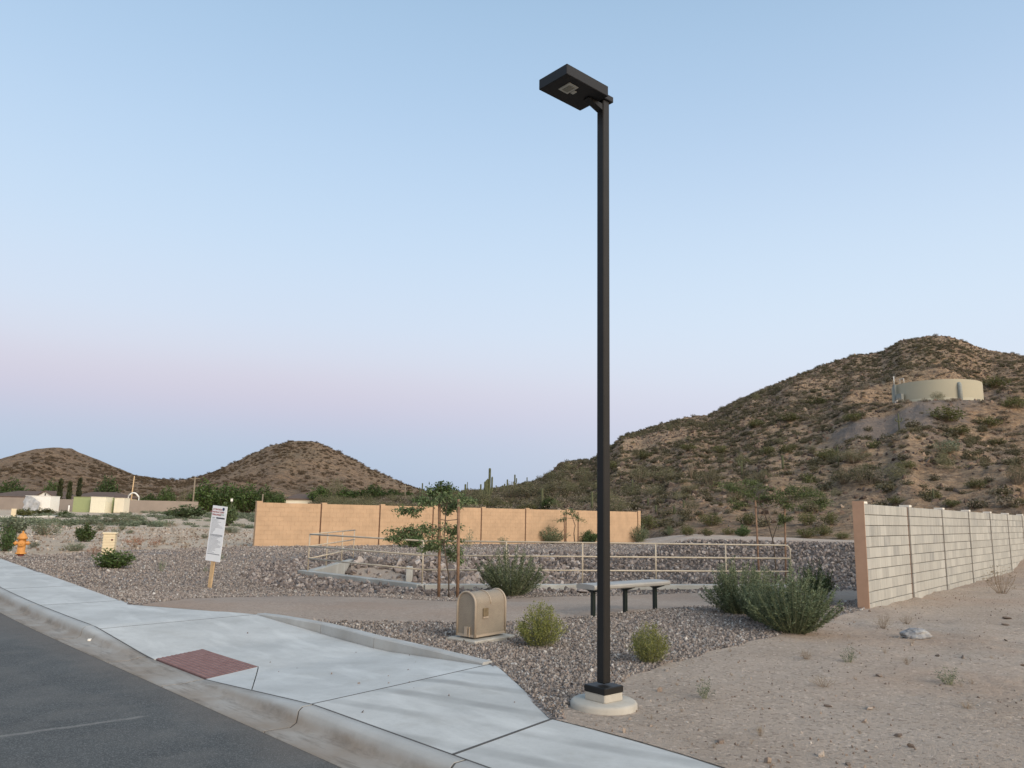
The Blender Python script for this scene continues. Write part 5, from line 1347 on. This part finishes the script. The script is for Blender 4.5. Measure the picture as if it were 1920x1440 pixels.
sg = [(917,944,66,'tallest saguaro with four raised arms on the ridge behind the tan wall',((-1,.30,.09,.66),(-1,.22,.055,.70),(1,.28,.07,.76),(-1,.34,.13,.62)),4.5),
 (901,930,22,'short dark saguaro left of the tallest one',((-1,.4,.12,.6),),3), (908,936,22,'squat saguaro at the foot of the tallest one',((1,.3,.16,.7),(-1,.3,.16,.8)),3.5),
 (930,925,15,'thin saguaro just right of the tallest one',(),2), (940,924,12,'shortest saguaro of the row right of the tallest',(),2.5), (946,923,16,'slim saguaro in the row right of the tallest',(),2.5), (951,922,23,'saguaro with a thick dark top in the skyline row',(),2.8),
 (965,916,26,'forked saguaro on the ridge with one right arm',((1,.35,.12,.75),(-1,.3,.08,.5)),2.8), (988,912,17,'small saguaro near the foot of the rocky hill',((-1,.3,.2,.6),),2),
 (872,934,26,'dark saguaro above the first staked tree',((-1,.35,.15,.6),(1,.4,.12,.55)),3.5), (826,936,34,'thin saguaro above the drooping tree',(),2.5), (791,938,32,'thin saguaro in front of the cone hill slope',(),2.5), (786,938,24,'shorter saguaro beside the thin one before the cone hill',(),2),
 (852,932,18,'stub saguaro behind the drooping tree',(),2.5), (876,926,22,'thread-thin saguaro on the skyline right of the stake',(),1.4),
 (1016,958,42,'straight saguaro behind the tan wall below the hill',(),5), (1110,956,34,'saguaro left of the lamp pole behind the tan wall',(),4.5), (1031,952,16,'tan dead saguaro trunk on the lower slope',(),2.5),
 (1186,930,30,'upright saguaro on the slope right of the lamp pole',(),3.4), (1215,947,13,'small barrel-like saguaro low on the slope, first of four',(),4), (1230,962,15,'small saguaro low on the slope, second of four',(),4.5), (1264,964,15,'small saguaro low on the slope, third of four',((1,.3,.2,.6),),5), (1282,952,14,'small saguaro low on the slope, fourth of four',(),4),
 (1468,880,26,'pale saguaro standing mid-slope above the right staked tree',(),4.5), (1391,892,28,'tan saguaro mid-slope above the left stake',((-1,.7,.2,1.0),),3.5), (1572,872,36,'lone thin saguaro on the middle slope',(),2.2),
 (1686,805,30,'thin saguaro below the water tank on the grey rubble',((-1,.5,.2,.7),(1,.5,.2,.75)),2.6), (1751,940,24,'slender saguaro low right on the slope',(),2.8), (1120,905,20,'saguaro left of the lamp pole high on the slope',(),2.5)]
for a in sg: saguaro(a[0], a[1], a[2], a[3], a[4], a[5])
def ocotillo(u, v, hpx, label):
    p = GT(u, v); h = hpx/FPX*depth_of(p); m = MB(); r_ = random.Random(u)
    t = empty('ocotillo', p, 0, label, 'ocotillo')
    for i in range(9):
        a = r_.uniform(0, 6.28); q = r_.uniform(.1, .4)*h
        MB().tube([(0, 0, -.1), (math.cos(a)*q*.5, math.sin(a)*q*.5, h*.5), (math.cos(a)*q, math.sin(a)*q, h*r_.uniform(.8, 1))], [.05, .035, .02], 5).build('cane', MT['palebark'], t)
ocotillo(1296, 897, 32, 'bare ocotillo canes on the lower slope right of the lamp pole')

# ------------------------------------------------------------------ bushes and trees of the slopes
hl_ = [('airy',1330,912,60,38,'yellow-green palo verde above the railing on the lower slope'),('airy',1250,905,66,34,'palo verde just right of the lamp pole'),('airy',1200,905,50,36,'palo verde touching the lamp pole on its right'),('airy',1290,925,40,22,'small palo verde on the lower slope'),
 ('airy',1600,868,74,30,'wide pale palo verde in the middle of the hillside'),('scrub',1553,862,48,26,'dark green bush left of the wide pale palo verde'),('scrub',1478,850,36,22,'dark bush high above the right staked tree'),('scrub',1440,854,40,20,'bush left of the dark one high on the slope'),('airy',1625,908,86,42,'large pale palo verde above the block wall end'),('airy',1580,908,60,34,'palo verde left of the large pale one'),
 ('scrub',1775,790,84,32,'long dark green bush below the water tank'),('scrub',1865,728,60,26,'dark bush right of the water tank'),('grey',1780,850,66,30,'grey brush on the right slope'),('airy',1908,908,56,50,'large olive tree at the right edge of the hillside'),('scrub',1731,747,26,13,'small dark bush in front of the water tank'),('scrub',1752,938,32,22,'bush around the slender saguaro low right'),
 ('scrub',1785,950,40,16,'brown-green bush above the block wall'),('scrub',1912,947,30,16,'dark bush above the far part of the block wall'),('airy',1000,935,70,34,'palo verde behind the tan wall, centre'),('airy',960,936,60,34,'palo verde behind the tan wall, left of centre'),('airy',1045,925,60,30,'palo verde on the slope left of the lamp pole'),
 ('dense',1030,957,40,24,'dark bush at the foot of the straight saguaro'),('scrub',945,955,40,16,'low bush just over the tan wall below the ridge'),('scrub',990,958,44,16,'low bush over the tan wall, centre'),('scrub',905,957,50,22,'dark bush below the tallest saguaro'),('airy',1095,905,50,28,'palo verde left of the lamp pole'),
 ('airy',880,948,50,30,'green palo verde right of the stake top'),('airy',850,948,60,30,'green palo verde behind the drooping tree'),('dense',830,942,70,40,'dark leafy tree behind the drooping young tree'),('airy',800,952,50,24,'olive palo verde over the tan wall'),
 ('scrub',1350,850,40,18,'olive bush on the upper left slope'),('scrub',1420,800,40,16,'bush below the ridge, left'),('scrub',1600,790,44,18,'bush left of the grey rubble'),('scrub',1530,760,46,18,'bush on the upper slope'),('scrub',1850,800,60,22,'dark bush on the right upper slope'),('scrub',1900,765,50,24,'dark bush at the right edge of the upper slope'),
 ('scrub',1480,790,44,18,'bush halfway up below the ridge'),('scrub',1800,815,50,20,'bush right of the grey rubble'),('scrub',1870,835,40,16,'bush above the graded track'),('scrub',1700,880,40,20,'bush between palo verde and grey brush'),('scrub',1680,945,40,18,'bush just above the first wall bay'),('scrub',1830,915,44,20,'bush above the middle of the block wall'),
 ('scrub',1150,880,40,18,'bush right behind the lamp pole'),('scrub',1210,860,36,16,'bush on the left shoulder'),('scrub',1290,845,36,16,'bush on the shoulder, right'),('airy',1425,905,50,26,'palo verde behind the crown of the right staked tree'),('airy',1380,930,60,30,'palo verde left of the right staked tree'),('airy',1520,960,44,24,'palo verde behind the right stake')]
for kd_, u, v, w, h, lb in hl_: plant(kd_, u, v, w, h, lb, name='hillside_'+('tree' if kd_ in ('airy', 'dense') else 'bush'))
# far row of trees and the neighbourhood on the left
tr = [(20,921,60,20,'dark tree mass at the far left edge behind the brown roof','dense'),(97,922,40,18,'dark tree behind the white gable','dense'),(200,928,46,34,'round green tree behind the bins','dense'),(310,942,36,26,'round tree left of the second power pole','dense'),(280,944,44,18,'low tree right of the first power pole','dense'),
 (350,942,40,30,'olive tree beside the second power pole','airy'),(385,944,66,39,'biggest leafy tree right of the second power pole','dense'),(428,944,60,36,'leafy tree in the row left of the tan wall','dense'),(462,944,60,34,'leafy tree just left of the tan wall end','dense'),(495,942,44,28,'leafy tree above the left end of the tan wall','dense'),(522,943,34,20,'small dark tree left of the cream house','dense'),
 (600,944,50,32,'leafy tree right of the cream house','dense'),(628,940,40,48,'tall thin-crowned olive tree above the tan wall','airy'),(645,946,50,30,'leafy tree in the row above the tan wall, first','dense'),(672,946,50,26,'pale leafy tree in the row above the tan wall','dense'),(700,944,54,34,'leafy tree in the row above the tan wall, centre','dense'),(735,946,44,28,'leafy tree at the right end of the row','dense'),(765,940,34,18,'small tree under the cone hill slope','dense'),(560,900,1,1,'x','x')]
for u, v, w, h, lb, kd_ in tr:
    if kd_ == 'x': continue
    dd = 150.; q = at_depth(u, v, dd); z = float(H(q.x, q.y)); p = Vector((q.x, q.y, z))
    hh = (q.z+h/FPX*dd)-z; t = plant(kd_, u, v, w, hh*FPX/dd, lb, pos=p, name='far_tree', sink=0)
for u, h in ((110, 38), (128, 33), (146, 40)):
    dd = 122.; q = at_depth(u, 941, dd); z = float(H(q.x, q.y)); hh = q.z+h/FPX*dd-z; r_ = np.random.default_rng(u)
    n = 900; k = r_.random(n); a = r_.uniform(0, 2*PI, n); rad = .38*np.minimum(1, (1-k)*2.2)**.6*(.6+.4*k)*np.sqrt(r_.random(n))
    LP = np.column_stack([rad*np.cos(a), rad*np.sin(a), k*hh]); V, F = leaf_quads(LP, r_.normal(0, .3, (n, 3))+np.array([0, 0, 1]), .55, .22, u)
    t = empty('cypress', (q.x, q.y, z), 0, {110: 'left dark cypress of three behind the yard wall', 128: 'middle and shortest dark cypress of three', 146: 'right dark cypress of three, tallest'}[u], 'tree', 'three cypresses'); link('foliage', npmesh('cypress_leaves', V, F), MT['cypress'], t)
    MB().tube([(0, 0, -.2), (0, 0, hh*.8)], [.12, .03], 6).build('trunk', MT['bark'], t)

# ------------------------------------------------------------------ far buildings
def place(u, v, dd): q = at_depth(u, v, dd); return Vector((q.x, q.y, float(H(q.x, q.y))))
def ztop(v, dd, u): return at_depth(u, v, dd).z
def run(u0, u1, vt, dd, thick, name, mat, label, cat, dd1=None, zt=None):
    a = at_depth(u0, vt, dd); b = at_depth(u1, vt, dd1 or dd); L = math.hypot(b.x-a.x, b.y-a.y); an = math.atan2(b.y-a.y, b.x-a.x); top = (a.z+b.z)/2
    m = MB(); m.box((0, 0, 0), (L, thick, top+1.0)); o = m.build(name, mat, None, loc=((a.x+b.x)/2, (a.y+b.y)/2, (top-1.0)/2), rz=an); return tag(o, label, cat)
run(-60, 47, 932, 118, .2, 'yard_wall', MT['yardwall'], 'grey-brown yard wall at the far left edge', 'wall')
run(96, 140, 936, 118, .2, 'yard_wall', MT['yardwall'], 'grey-brown yard wall between the white shed and green bin', 'wall')
run(232, 372, 939, 118, .2, 'yard_wall', MT['yardwall'], 'grey yard wall right of the bins below the trees', 'wall', 124)
def bin_(u0, u1, vt, dd, dep_, mat, label, cat='bin', name='storage_bin', ribs=0):
    a = at_depth(u0, vt, dd); b = at_depth(u1, vt, dd); L = math.hypot(b.x-a.x, b.y-a.y); an = math.atan2(b.y-a.y, b.x-a.x); c = (a+b)/2; g = float(H(c.x, c.y))
    nrm = Vector((-math.sin(an), math.cos(an), 0)); t = empty(name, (c.x+nrm.x*dep_/2, c.y+nrm.y*dep_/2, g), an, label, cat); h = (a.z+b.z)/2-g
    MB().bbox((0, 0, h/2), (L, dep_, h), .04).build('body', MT[mat], t); MB().box((0, 0, h+.02), (L+.06, dep_+.06, .05)).build('lid', MT[mat], t)
    return t, L, h
bin_(138, 170, 932, 112, 2.2, 'palegreen', 'pale green metal bin in front of the yard wall')
bin_(170.6, 198, 932, 111, 2.2, 'palecream', 'pale cream metal bin right of the green bin')
bin_(203, 213, 934, 113, 1.6, 'palegreen', 'narrow grey-green bin between the cream and pale bins')
bin_(215, 233, 934, 112, 1.8, 'stucco', 'pale box at the right end of the bins')
t, L, h = bin_(48, 95, 930, 110, 2.4, 'white', 'white shed with crumpled grey sheeting left of the green bin', 'shed', 'shed')
tar = MB(); r_ = random.Random(3); g_ = []
for i in range(9):
    for j in range(6): g_.append((-L*.48+i*L*.62/8+r_.uniform(-.1, .1), -1.22-r_.uniform(.02, .35)-(5-j)*.05, h*(j/5)*(.98 if i < 4 else .9-.07*(i-4))+.03))
tar.add(g_, [(i*6+j, (i+1)*6+j, (i+1)*6+j+1, i*6+j+1) for i in range(8) for j in range(5)], True); tar.build('sheeting', MT['greysheet'], t)
def house(u0, u1, vroof, veave, dd, dep_, label, gable=None, doors=(), hip=True, wallmat='stucco'):
    a = at_depth(u0, veave, dd); b = at_depth(u1, veave, dd); L = math.hypot(b.x-a.x, b.y-a.y); an = math.atan2(b.y-a.y, b.x-a.x); c = (a+b)/2; g = float(H(c.x, c.y)); nrm = Vector((-math.sin(an), math.cos(an), 0))
    ez = (a.z+b.z)/2-g; rz_ = ztop(vroof, dd, (u0+u1)/2)-g
    t = empty('house', (c.x+nrm.x*dep_/2, c.y+nrm.y*dep_/2, g), an, label, 'house')
    MB().box((0, 0, ez/2-.2), (L*.96, dep_*.94, ez+.4)).build('wall', MT[wallmat], t)
    x, y = L/2, dep_/2; q = min(y, x*.5) if hip else 0
    m = MB(); m.add([(-x, -y, ez), (x, -y, ez), (x, y, ez), (-x, y, ez), (-x+q, 0, rz_), (x-q, 0, rz_), (-x, -y, ez-.2), (x, -y, ez-.2), (x, y, ez-.2), (-x, y, ez-.2)], [(0, 1, 5, 4), (1, 2, 5), (2, 3, 4, 5), (3, 0, 4), (6, 7, 1, 0), (7, 8, 2, 1), (8, 9, 3, 2), (9, 6, 0, 3), (6, 9, 8, 7)])
    m.build('roof', MT['roof'], t)
    for (f0, f1, z0, z1) in doors:
        w = MB().box(((f0+f1)/2*L-x, -y*.94-.04, (z0+z1)/2*ez), ((f1-f0)*L, .06, (z1-z0)*ez)).build('window', MT['white'], t)
        MB().box(((f0+f1)/2*L-x, -y*.94-.09, (z0+z1)/2*ez), ((f1-f0)*L*.9, .04, (z1-z0)*ez*.85)).build('pane', MT['glass'], w)
    return t, L, ez, rz_
house(-40, 108, 919, 931, 135, 11, 'low house with brown roof behind the far left yard wall')
# white gable facing the lot
gA_ = at_depth(64, 933, 128); gB_ = at_depth(105, 933, 128); gT = at_depth(85, 921, 128); gz = float(H(gA_.x, gA_.y)); an = math.atan2(gB_.y-gA_.y, gB_.x-gA_.x); L = math.hypot(gB_.x-gA_.x, gB_.y-gA_.y)
gh = empty('garage', ((gA_.x+gB_.x)/2, (gA_.y+gB_.y)/2, gz), an, 'white gable-fronted garage between the shed and the cypresses', 'garage'); e_ = gA_.z-gz; tp2 = gT.z-gz
MB().add([(-L/2, 0, -.3), (L/2, 0, -.3), (L/2, 0, e_), (0, 0, tp2), (-L/2, 0, e_), (-L/2, 6, -.3), (L/2, 6, -.3), (L/2, 6, e_), (0, 6, tp2), (-L/2, 6, e_)], [(0, 1, 2, 3, 4), (9, 8, 7, 6, 5), (1, 6, 7, 2), (0, 4, 9, 5)]).build('wall', MT['white'], gh)
MB().add([(-L/2-.3, -.3, e_-.05), (0, -.3, tp2+.12), (L/2+.3, -.3, e_-.05), (-L/2-.3, 6, e_-.05), (0, 6, tp2+.12), (L/2+.3, 6, e_-.05), (-L/2-.3, -.3, e_-.2), (0, -.3, tp2-.03), (L/2+.3, -.3, e_-.2)], [(0, 1, 4, 3), (1, 2, 5, 4), (6, 7, 1, 0), (7, 8, 2, 1)]).build('roof', MT['roof'], gh)
MB().box((0, -.05, e_+(tp2-e_)*.42), (.18, .06, .55)).build('vent', MT['dark'], gh)
house(128, 212, 921, 931, 140, 10, 'house with brown hip roof behind the cypresses and bins')
house(531, 586, 925, 935, 150, 9, 'cream house with dark garage opening above the left end of the tan wall', doors=((.08, .42, .1, .72),), hip=True)
house(752, 786, 926, 931, 150, 8, 'small pale house below the cone hill, above the tan wall')
house(-140, -60, 919, 931, 140, 10, 'house beyond the left edge of the lot') if False else None
# arched white canopy frame
q = place(250, 938, 120); m = MB(); wv = 20/FPX*120
m.tube([(-wv/2+wv*i/8, 0, 2.0+1.0*math.sin(PI*(.15+.75*i/8))) for i in range(9)], .12, 6); m.tube([(-wv/2, 0, 0), (-wv/2, 0, 2.45)], .06, 6); m.tube([(wv/2, 0, 0), (wv/2, 0, 2.4)], .06, 6)
tag(m.build('arched_canopy', MT['white'], None, loc=q), 'white arched canopy frame below the first power pole', 'canopy')
# power poles
for u, vt, dd, wpx, mt, lb, cross in ((246, 892, 132, 2.6, 'wood', 'pale leaning power pole behind the bins', 0), (362, 893, 132, 3.4, 'palebark', 'grey power pole with crossarm among the trees', 1), (759, 908, 130, 2.2, 'palebark', 'thin pole in front of the cone hill slope', 1), (492, 926, 100, 3, 'palebark', 'short post rising above the left end of the tan wall', 0)):
    q = place(u, 940, dd); top = ztop(vt, dd, u)-q.z; t = empty('power_pole', q, 0, lb, 'pole'); lean = .02*top if u == 246 else 0.
    MB().tube([(-lean, 0, -.3), (lean, 0, top)], [wpx/2/FPX*dd, wpx/2.6/FPX*dd], 8).build('pole', MT[mt], t)
    if cross: MB().box((0, 0, top-.35), (1.8, .1, .12)).build('crossarm', MT['palebark'], t)
# far street strip and posts at the left edge
a = at_depth(-60, 957, 78); b = at_depth(106, 950.5, 84)
fs_ = MB()
def hz(x, y): return float(H(x, y))
nseg = 14; vs = []
for i in range(nseg+1):
    x = a.x+(b.x-a.x)*i/nseg; y = a.y+(b.y-a.y)*i/nseg; z = max(hz(x, y), hz(x, y+1))+.12
    vs += [(x, y, z-.3), (x, y, z), (x-.2, y+1.3, z), (x-.2, y+1.3, z-.3)]
fs_.add(vs, [(4*i+j, 4*i+4+j, 4*i+5+j, 4*i+1+j) for i in range(nseg) for j in range(3)]+[(0, 1, 2, 3)]); fs_.build('far_pavement', MT['slab'], kind='structure')['label'] = 'thin pale strip of pavement at the far left'
p = GT(24, 975); dp = depth_of(p); m = MB().box((0, 0, 10/FPX*dp), (8/FPX*dp, .12, 22/FPX*dp)); tag(m.build('timber_post', MT['cream'], None, loc=p, rz=.2), 'pale timber post on the lot left of the green bin', 'post')
p = GT(128, 962); dp = depth_of(p); tag(MB().lathe([(.1, 0), (.1, 1.0), (.001, 1.05)], n=8).build('marker_post', MT['white'], None, loc=p), 'short white marker post beside the small dark bush', 'post')
p = GT(434, 948)
if p is not None:
    q = at_depth(435, 936, 100); g0 = float(H(q.x, q.y)); t = empty('street_sign', (q.x, q.y, g0), 0, 'tiny white sign on a pole in front of the far trees', 'sign'); MB().tube([(0, 0, 0), (0, 0, q.z-g0)], .04, 6).build('pole', MT['palebark'], t); MB().box((0, -.05, q.z-g0-.1), (.3, .03, .35)).build('panel', MT['white'], t)

# ------------------------------------------------------------------ water tank on the hill
TX, TY, TZ, TR = TANK
dT = math.hypot(TX, TY); TH = 42/FPX*depth_of(Vector((TX, TY, TZ)))*1.02
tank = empty('water_tank', (TX, TY, TZ), 0, 'round beige water tank set into the hillside', 'water tank')
NS = 72; vs = []
for z in (-3., TH*.93, TH): vs += [(TR*math.cos(2*PI*i/NS)*(1. if z < TH*.95 else .995), TR*math.sin(2*PI*i/NS)*(1. if z < TH*.95 else .995), z) for i in range(NS)]
m = MB(); m.add(vs, [(k*NS+i, k*NS+(i+1) % NS, (k+1)*NS+(i+1) % NS, (k+1)*NS+i) for k in range(2) for i in range(NS)], True); m.build('shell', MT['tank'], tank)
MB().lathe([(TR*.99, TH-.02), (TR*.6, TH+.05), (.01, TH+.1)], n=48).build('roof', MT['tank'], tank)
MB().lathe([(TR+.02, -3), (TR+.06, TH*.22), (TR+.001, TH*.23)], n=60).build('foundation_ring', MT['tank'], tank)
ca = math.atan2(-TY, -TX)
def rim(u):   # angle on the shell under photograph column u
    best = None
    for i in range(721):
        a = ca-PI/2+PI*i/720; x = TX+TR*math.cos(a); y = TY+TR*math.sin(a); c = RM.T @ np.array([x, y, TZ+2-EYE]); uu = 960+FPX*c[0]/-c[2]
        if best is None or abs(uu-u) < best[0]: best = (abs(uu-u), a)
    return best[1]
def onrim(a, dr=0.): return (math.cos(a)*(TR+dr), math.sin(a)*(TR+dr))
a1 = rim(1799); x_, y_ = onrim(a1, .12); m = MB(); m.tube([(x_, y_, -1), (x_, y_, TH*.72), (*onrim(a1, -.1), TH*.82)], .32, 8); m.build('overflow_pipe', MT['tank_dark'], tank)
a2 = rim(1683.5); x_, y_ = onrim(a2, .5); m = MB(); m.box((x_, y_, TH*.5-.5), (.22, .5, TH+1.0), a2); m.build('ladder_cage', MT['tank_dark'], tank)
m = MB(); m.tube([(x_, y_, TH), (x_, y_, TH+1.3)], .06, 6); m.tube([(*onrim(rim(1690), .1), TH), (*onrim(rim(1690), .1), TH+.7), (*onrim(rim(1697), .1), TH+.7), (*onrim(rim(1697), .1), TH)], .05, 6); m.build('handrail', MT['white'], tank)
a3 = rim(1692); x_, y_ = onrim(a3, .5); MB().box((x_, y_, TH*.22), (.5, 1.2, TH*.62), a3).build('control_cabinet', MT['tank_dark'], tank)
x_, y_ = onrim(a3, 1.2); MB().box((x_, y_, TH*.1), (.3, .5, TH*.3), a3).build('small_box', MT['white'], tank)

# ------------------------------------------------------------------ uncountable brush and rock of the hills
bushsrc = []
for i, (u, v) in enumerate(((1405, 872), (1640, 840), (1515, 905))):
    p = GT(u, v); d = depth_of(p); r_ = np.random.default_rng(50+i)
    SV, SF, LP, LD = plant_mesh(90+i, 26, 1., 1.4, 9, .2, .1, .9, .9, .05, .2, .10, .25, .01, .35)
    V, F = leaf_quads(LP, LD, .24, .13, i); me = npmesh('low_bush', V, F); me.materials.append(MT['shrubC'])
    o = link('low_bush', me, None, None, p-Vector((0, 0, .05))); tag(o, ['low olive bush above the left stake of the right staked tree', 'low olive bush below the grey rubble', 'low olive bush above the right staked tree'][i], 'bush'); bushsrc.append(o)
SPA = tuple(GT(1612, 808).xy); SPB = tuple(GT(1735, 768).xy)
def hillscatter(name, fn, n, az0, az1, r0, r1f, smin, smax, src, mat, label, cat, zf=1., sink=.05, dens=None, flatten=1.):
    az = nr.uniform(az0, az1, n); t = np.sqrt(nr.random(n)); D = np.interp(az, DR_U, DR_D) if fn is hillR else np.full(n, 545.)
    r = r0+(D*r1f-r0)*t; x = r*np.sin(az); y = r*np.cos(az); z = fn(x, y); k = z > base_h(x, y)-.1
    if fn is hillR:
        d = np.hypot(x-TX, y-TY); k &= d > TR+.8
        k &= (segdist(x, y, SPA, SPB) > 5.5) | (nr.random(n) < .06)
    if dens is not None: k &= nr.random(n) < dens(x, y)
    x, y, z = x[k], y[k], z[k]; n = len(x); s = nr.uniform(smin, smax, n)*np.where(nr.random(n) < .12, 1.5, 1)
    return scatter(name, np.column_stack([x, y, z-sink*s]), np.column_stack([np.zeros(n), np.zeros(n), nr.uniform(0, 6.28, n)]) if cat != 'rocks' else nr.uniform(-PI, PI, (n, 3)), np.column_stack([s, s, s*flatten*nr.uniform(.7, 1.2, n)]), src, MT[mat], label, cat)
dn = lambda x, y: np.clip(.55+1.3*fbm(x*.045, y*.045, 3), .12, 1)
d2 = lambda x, y: np.clip(.45-1.6*fbm(x*.03+9, y*.03, 3), .05, 1)
airysrc = [next(o for o in bpy.data.objects if o.data == PM[('airy', k)][1]) for k in range(3) if ('airy', k) in PM]
hillscatter('hill_brush', hillR, 16000, -.26, .75, 48, 1.0, .28, .80, bushsrc, 'hillscrub', 'olive scrub covering the right-hand hill', 'scrub', dens=dn, flatten=.8)
hillscatter('hill_grey_brush', hillR, 11000, -.26, .75, 48, 1.0, .3, .8, bushsrc, 'hilldry', 'dry grey-tan brush covering the right-hand hill', 'scrub', dens=d2, flatten=.7)
hillscatter('hill_palo_verde', hillR, 1100, -.26, .75, 52, .9, 1.1, 2.5, airysrc, 'palov', 'pale green brush on the lower slope of the right-hand hill', 'scrub', dens=lambda x, y: np.clip(np.where(np.arctan2(x, y) < .1, .3, .75-(np.hypot(x, y)-60)/80), .03, 1), flatten=.8)
hillscatter('hill_rocks', hillR, 34000, -.26, .75, 46, 1.01, .08, .42, src_st, 'hillrock', 'dark broken rocks strewn on the right-hand hill', 'rocks', dens=lambda x, y: np.clip(.75+.9*fbm(x*.05, y*.05, 3), .2, 1), flatten=.7, sink=.1)
hillscatter('distant_hill_brush', hillL, 9000, -.80, -.02, 240, 1.0, .6, 1.7, bushsrc, 'farscrub', 'dark scrub dotting the two distant hills', 'scrub', dens=lambda x, y: np.clip(.5+1.2*fbm(x*.02, y*.02, 3), .1, 1), flatten=.7)
# plain between the tan wall and the neighbourhood: low scrub
n = 1500; x = nr.uniform(-75, 20, n); y = nr.uniform(52, 135, n); k = (x < .1*y-12) & ~inpoly(x, y, GRr) & ((y > 62+.0*x)) & (vnoise(x*.1, y*.1) > -.05) & (hillR(x, y) < base_h(x, y)); x, y = x[k], y[k]; n = len(x); s = nr.uniform(.3, .8, n)
scatter('plain_brush', np.column_stack([x, y, base_h(x, y)-.05]), np.column_stack([np.zeros(n), np.zeros(n), nr.uniform(0, 6.28, n)]), np.column_stack([s*1.3, s*1.3, s*.7]), bushsrc, MT['grey'], 'low scrub on the plain beyond the vacant lot', 'scrub')
print('objects', len(bpy.data.objects))
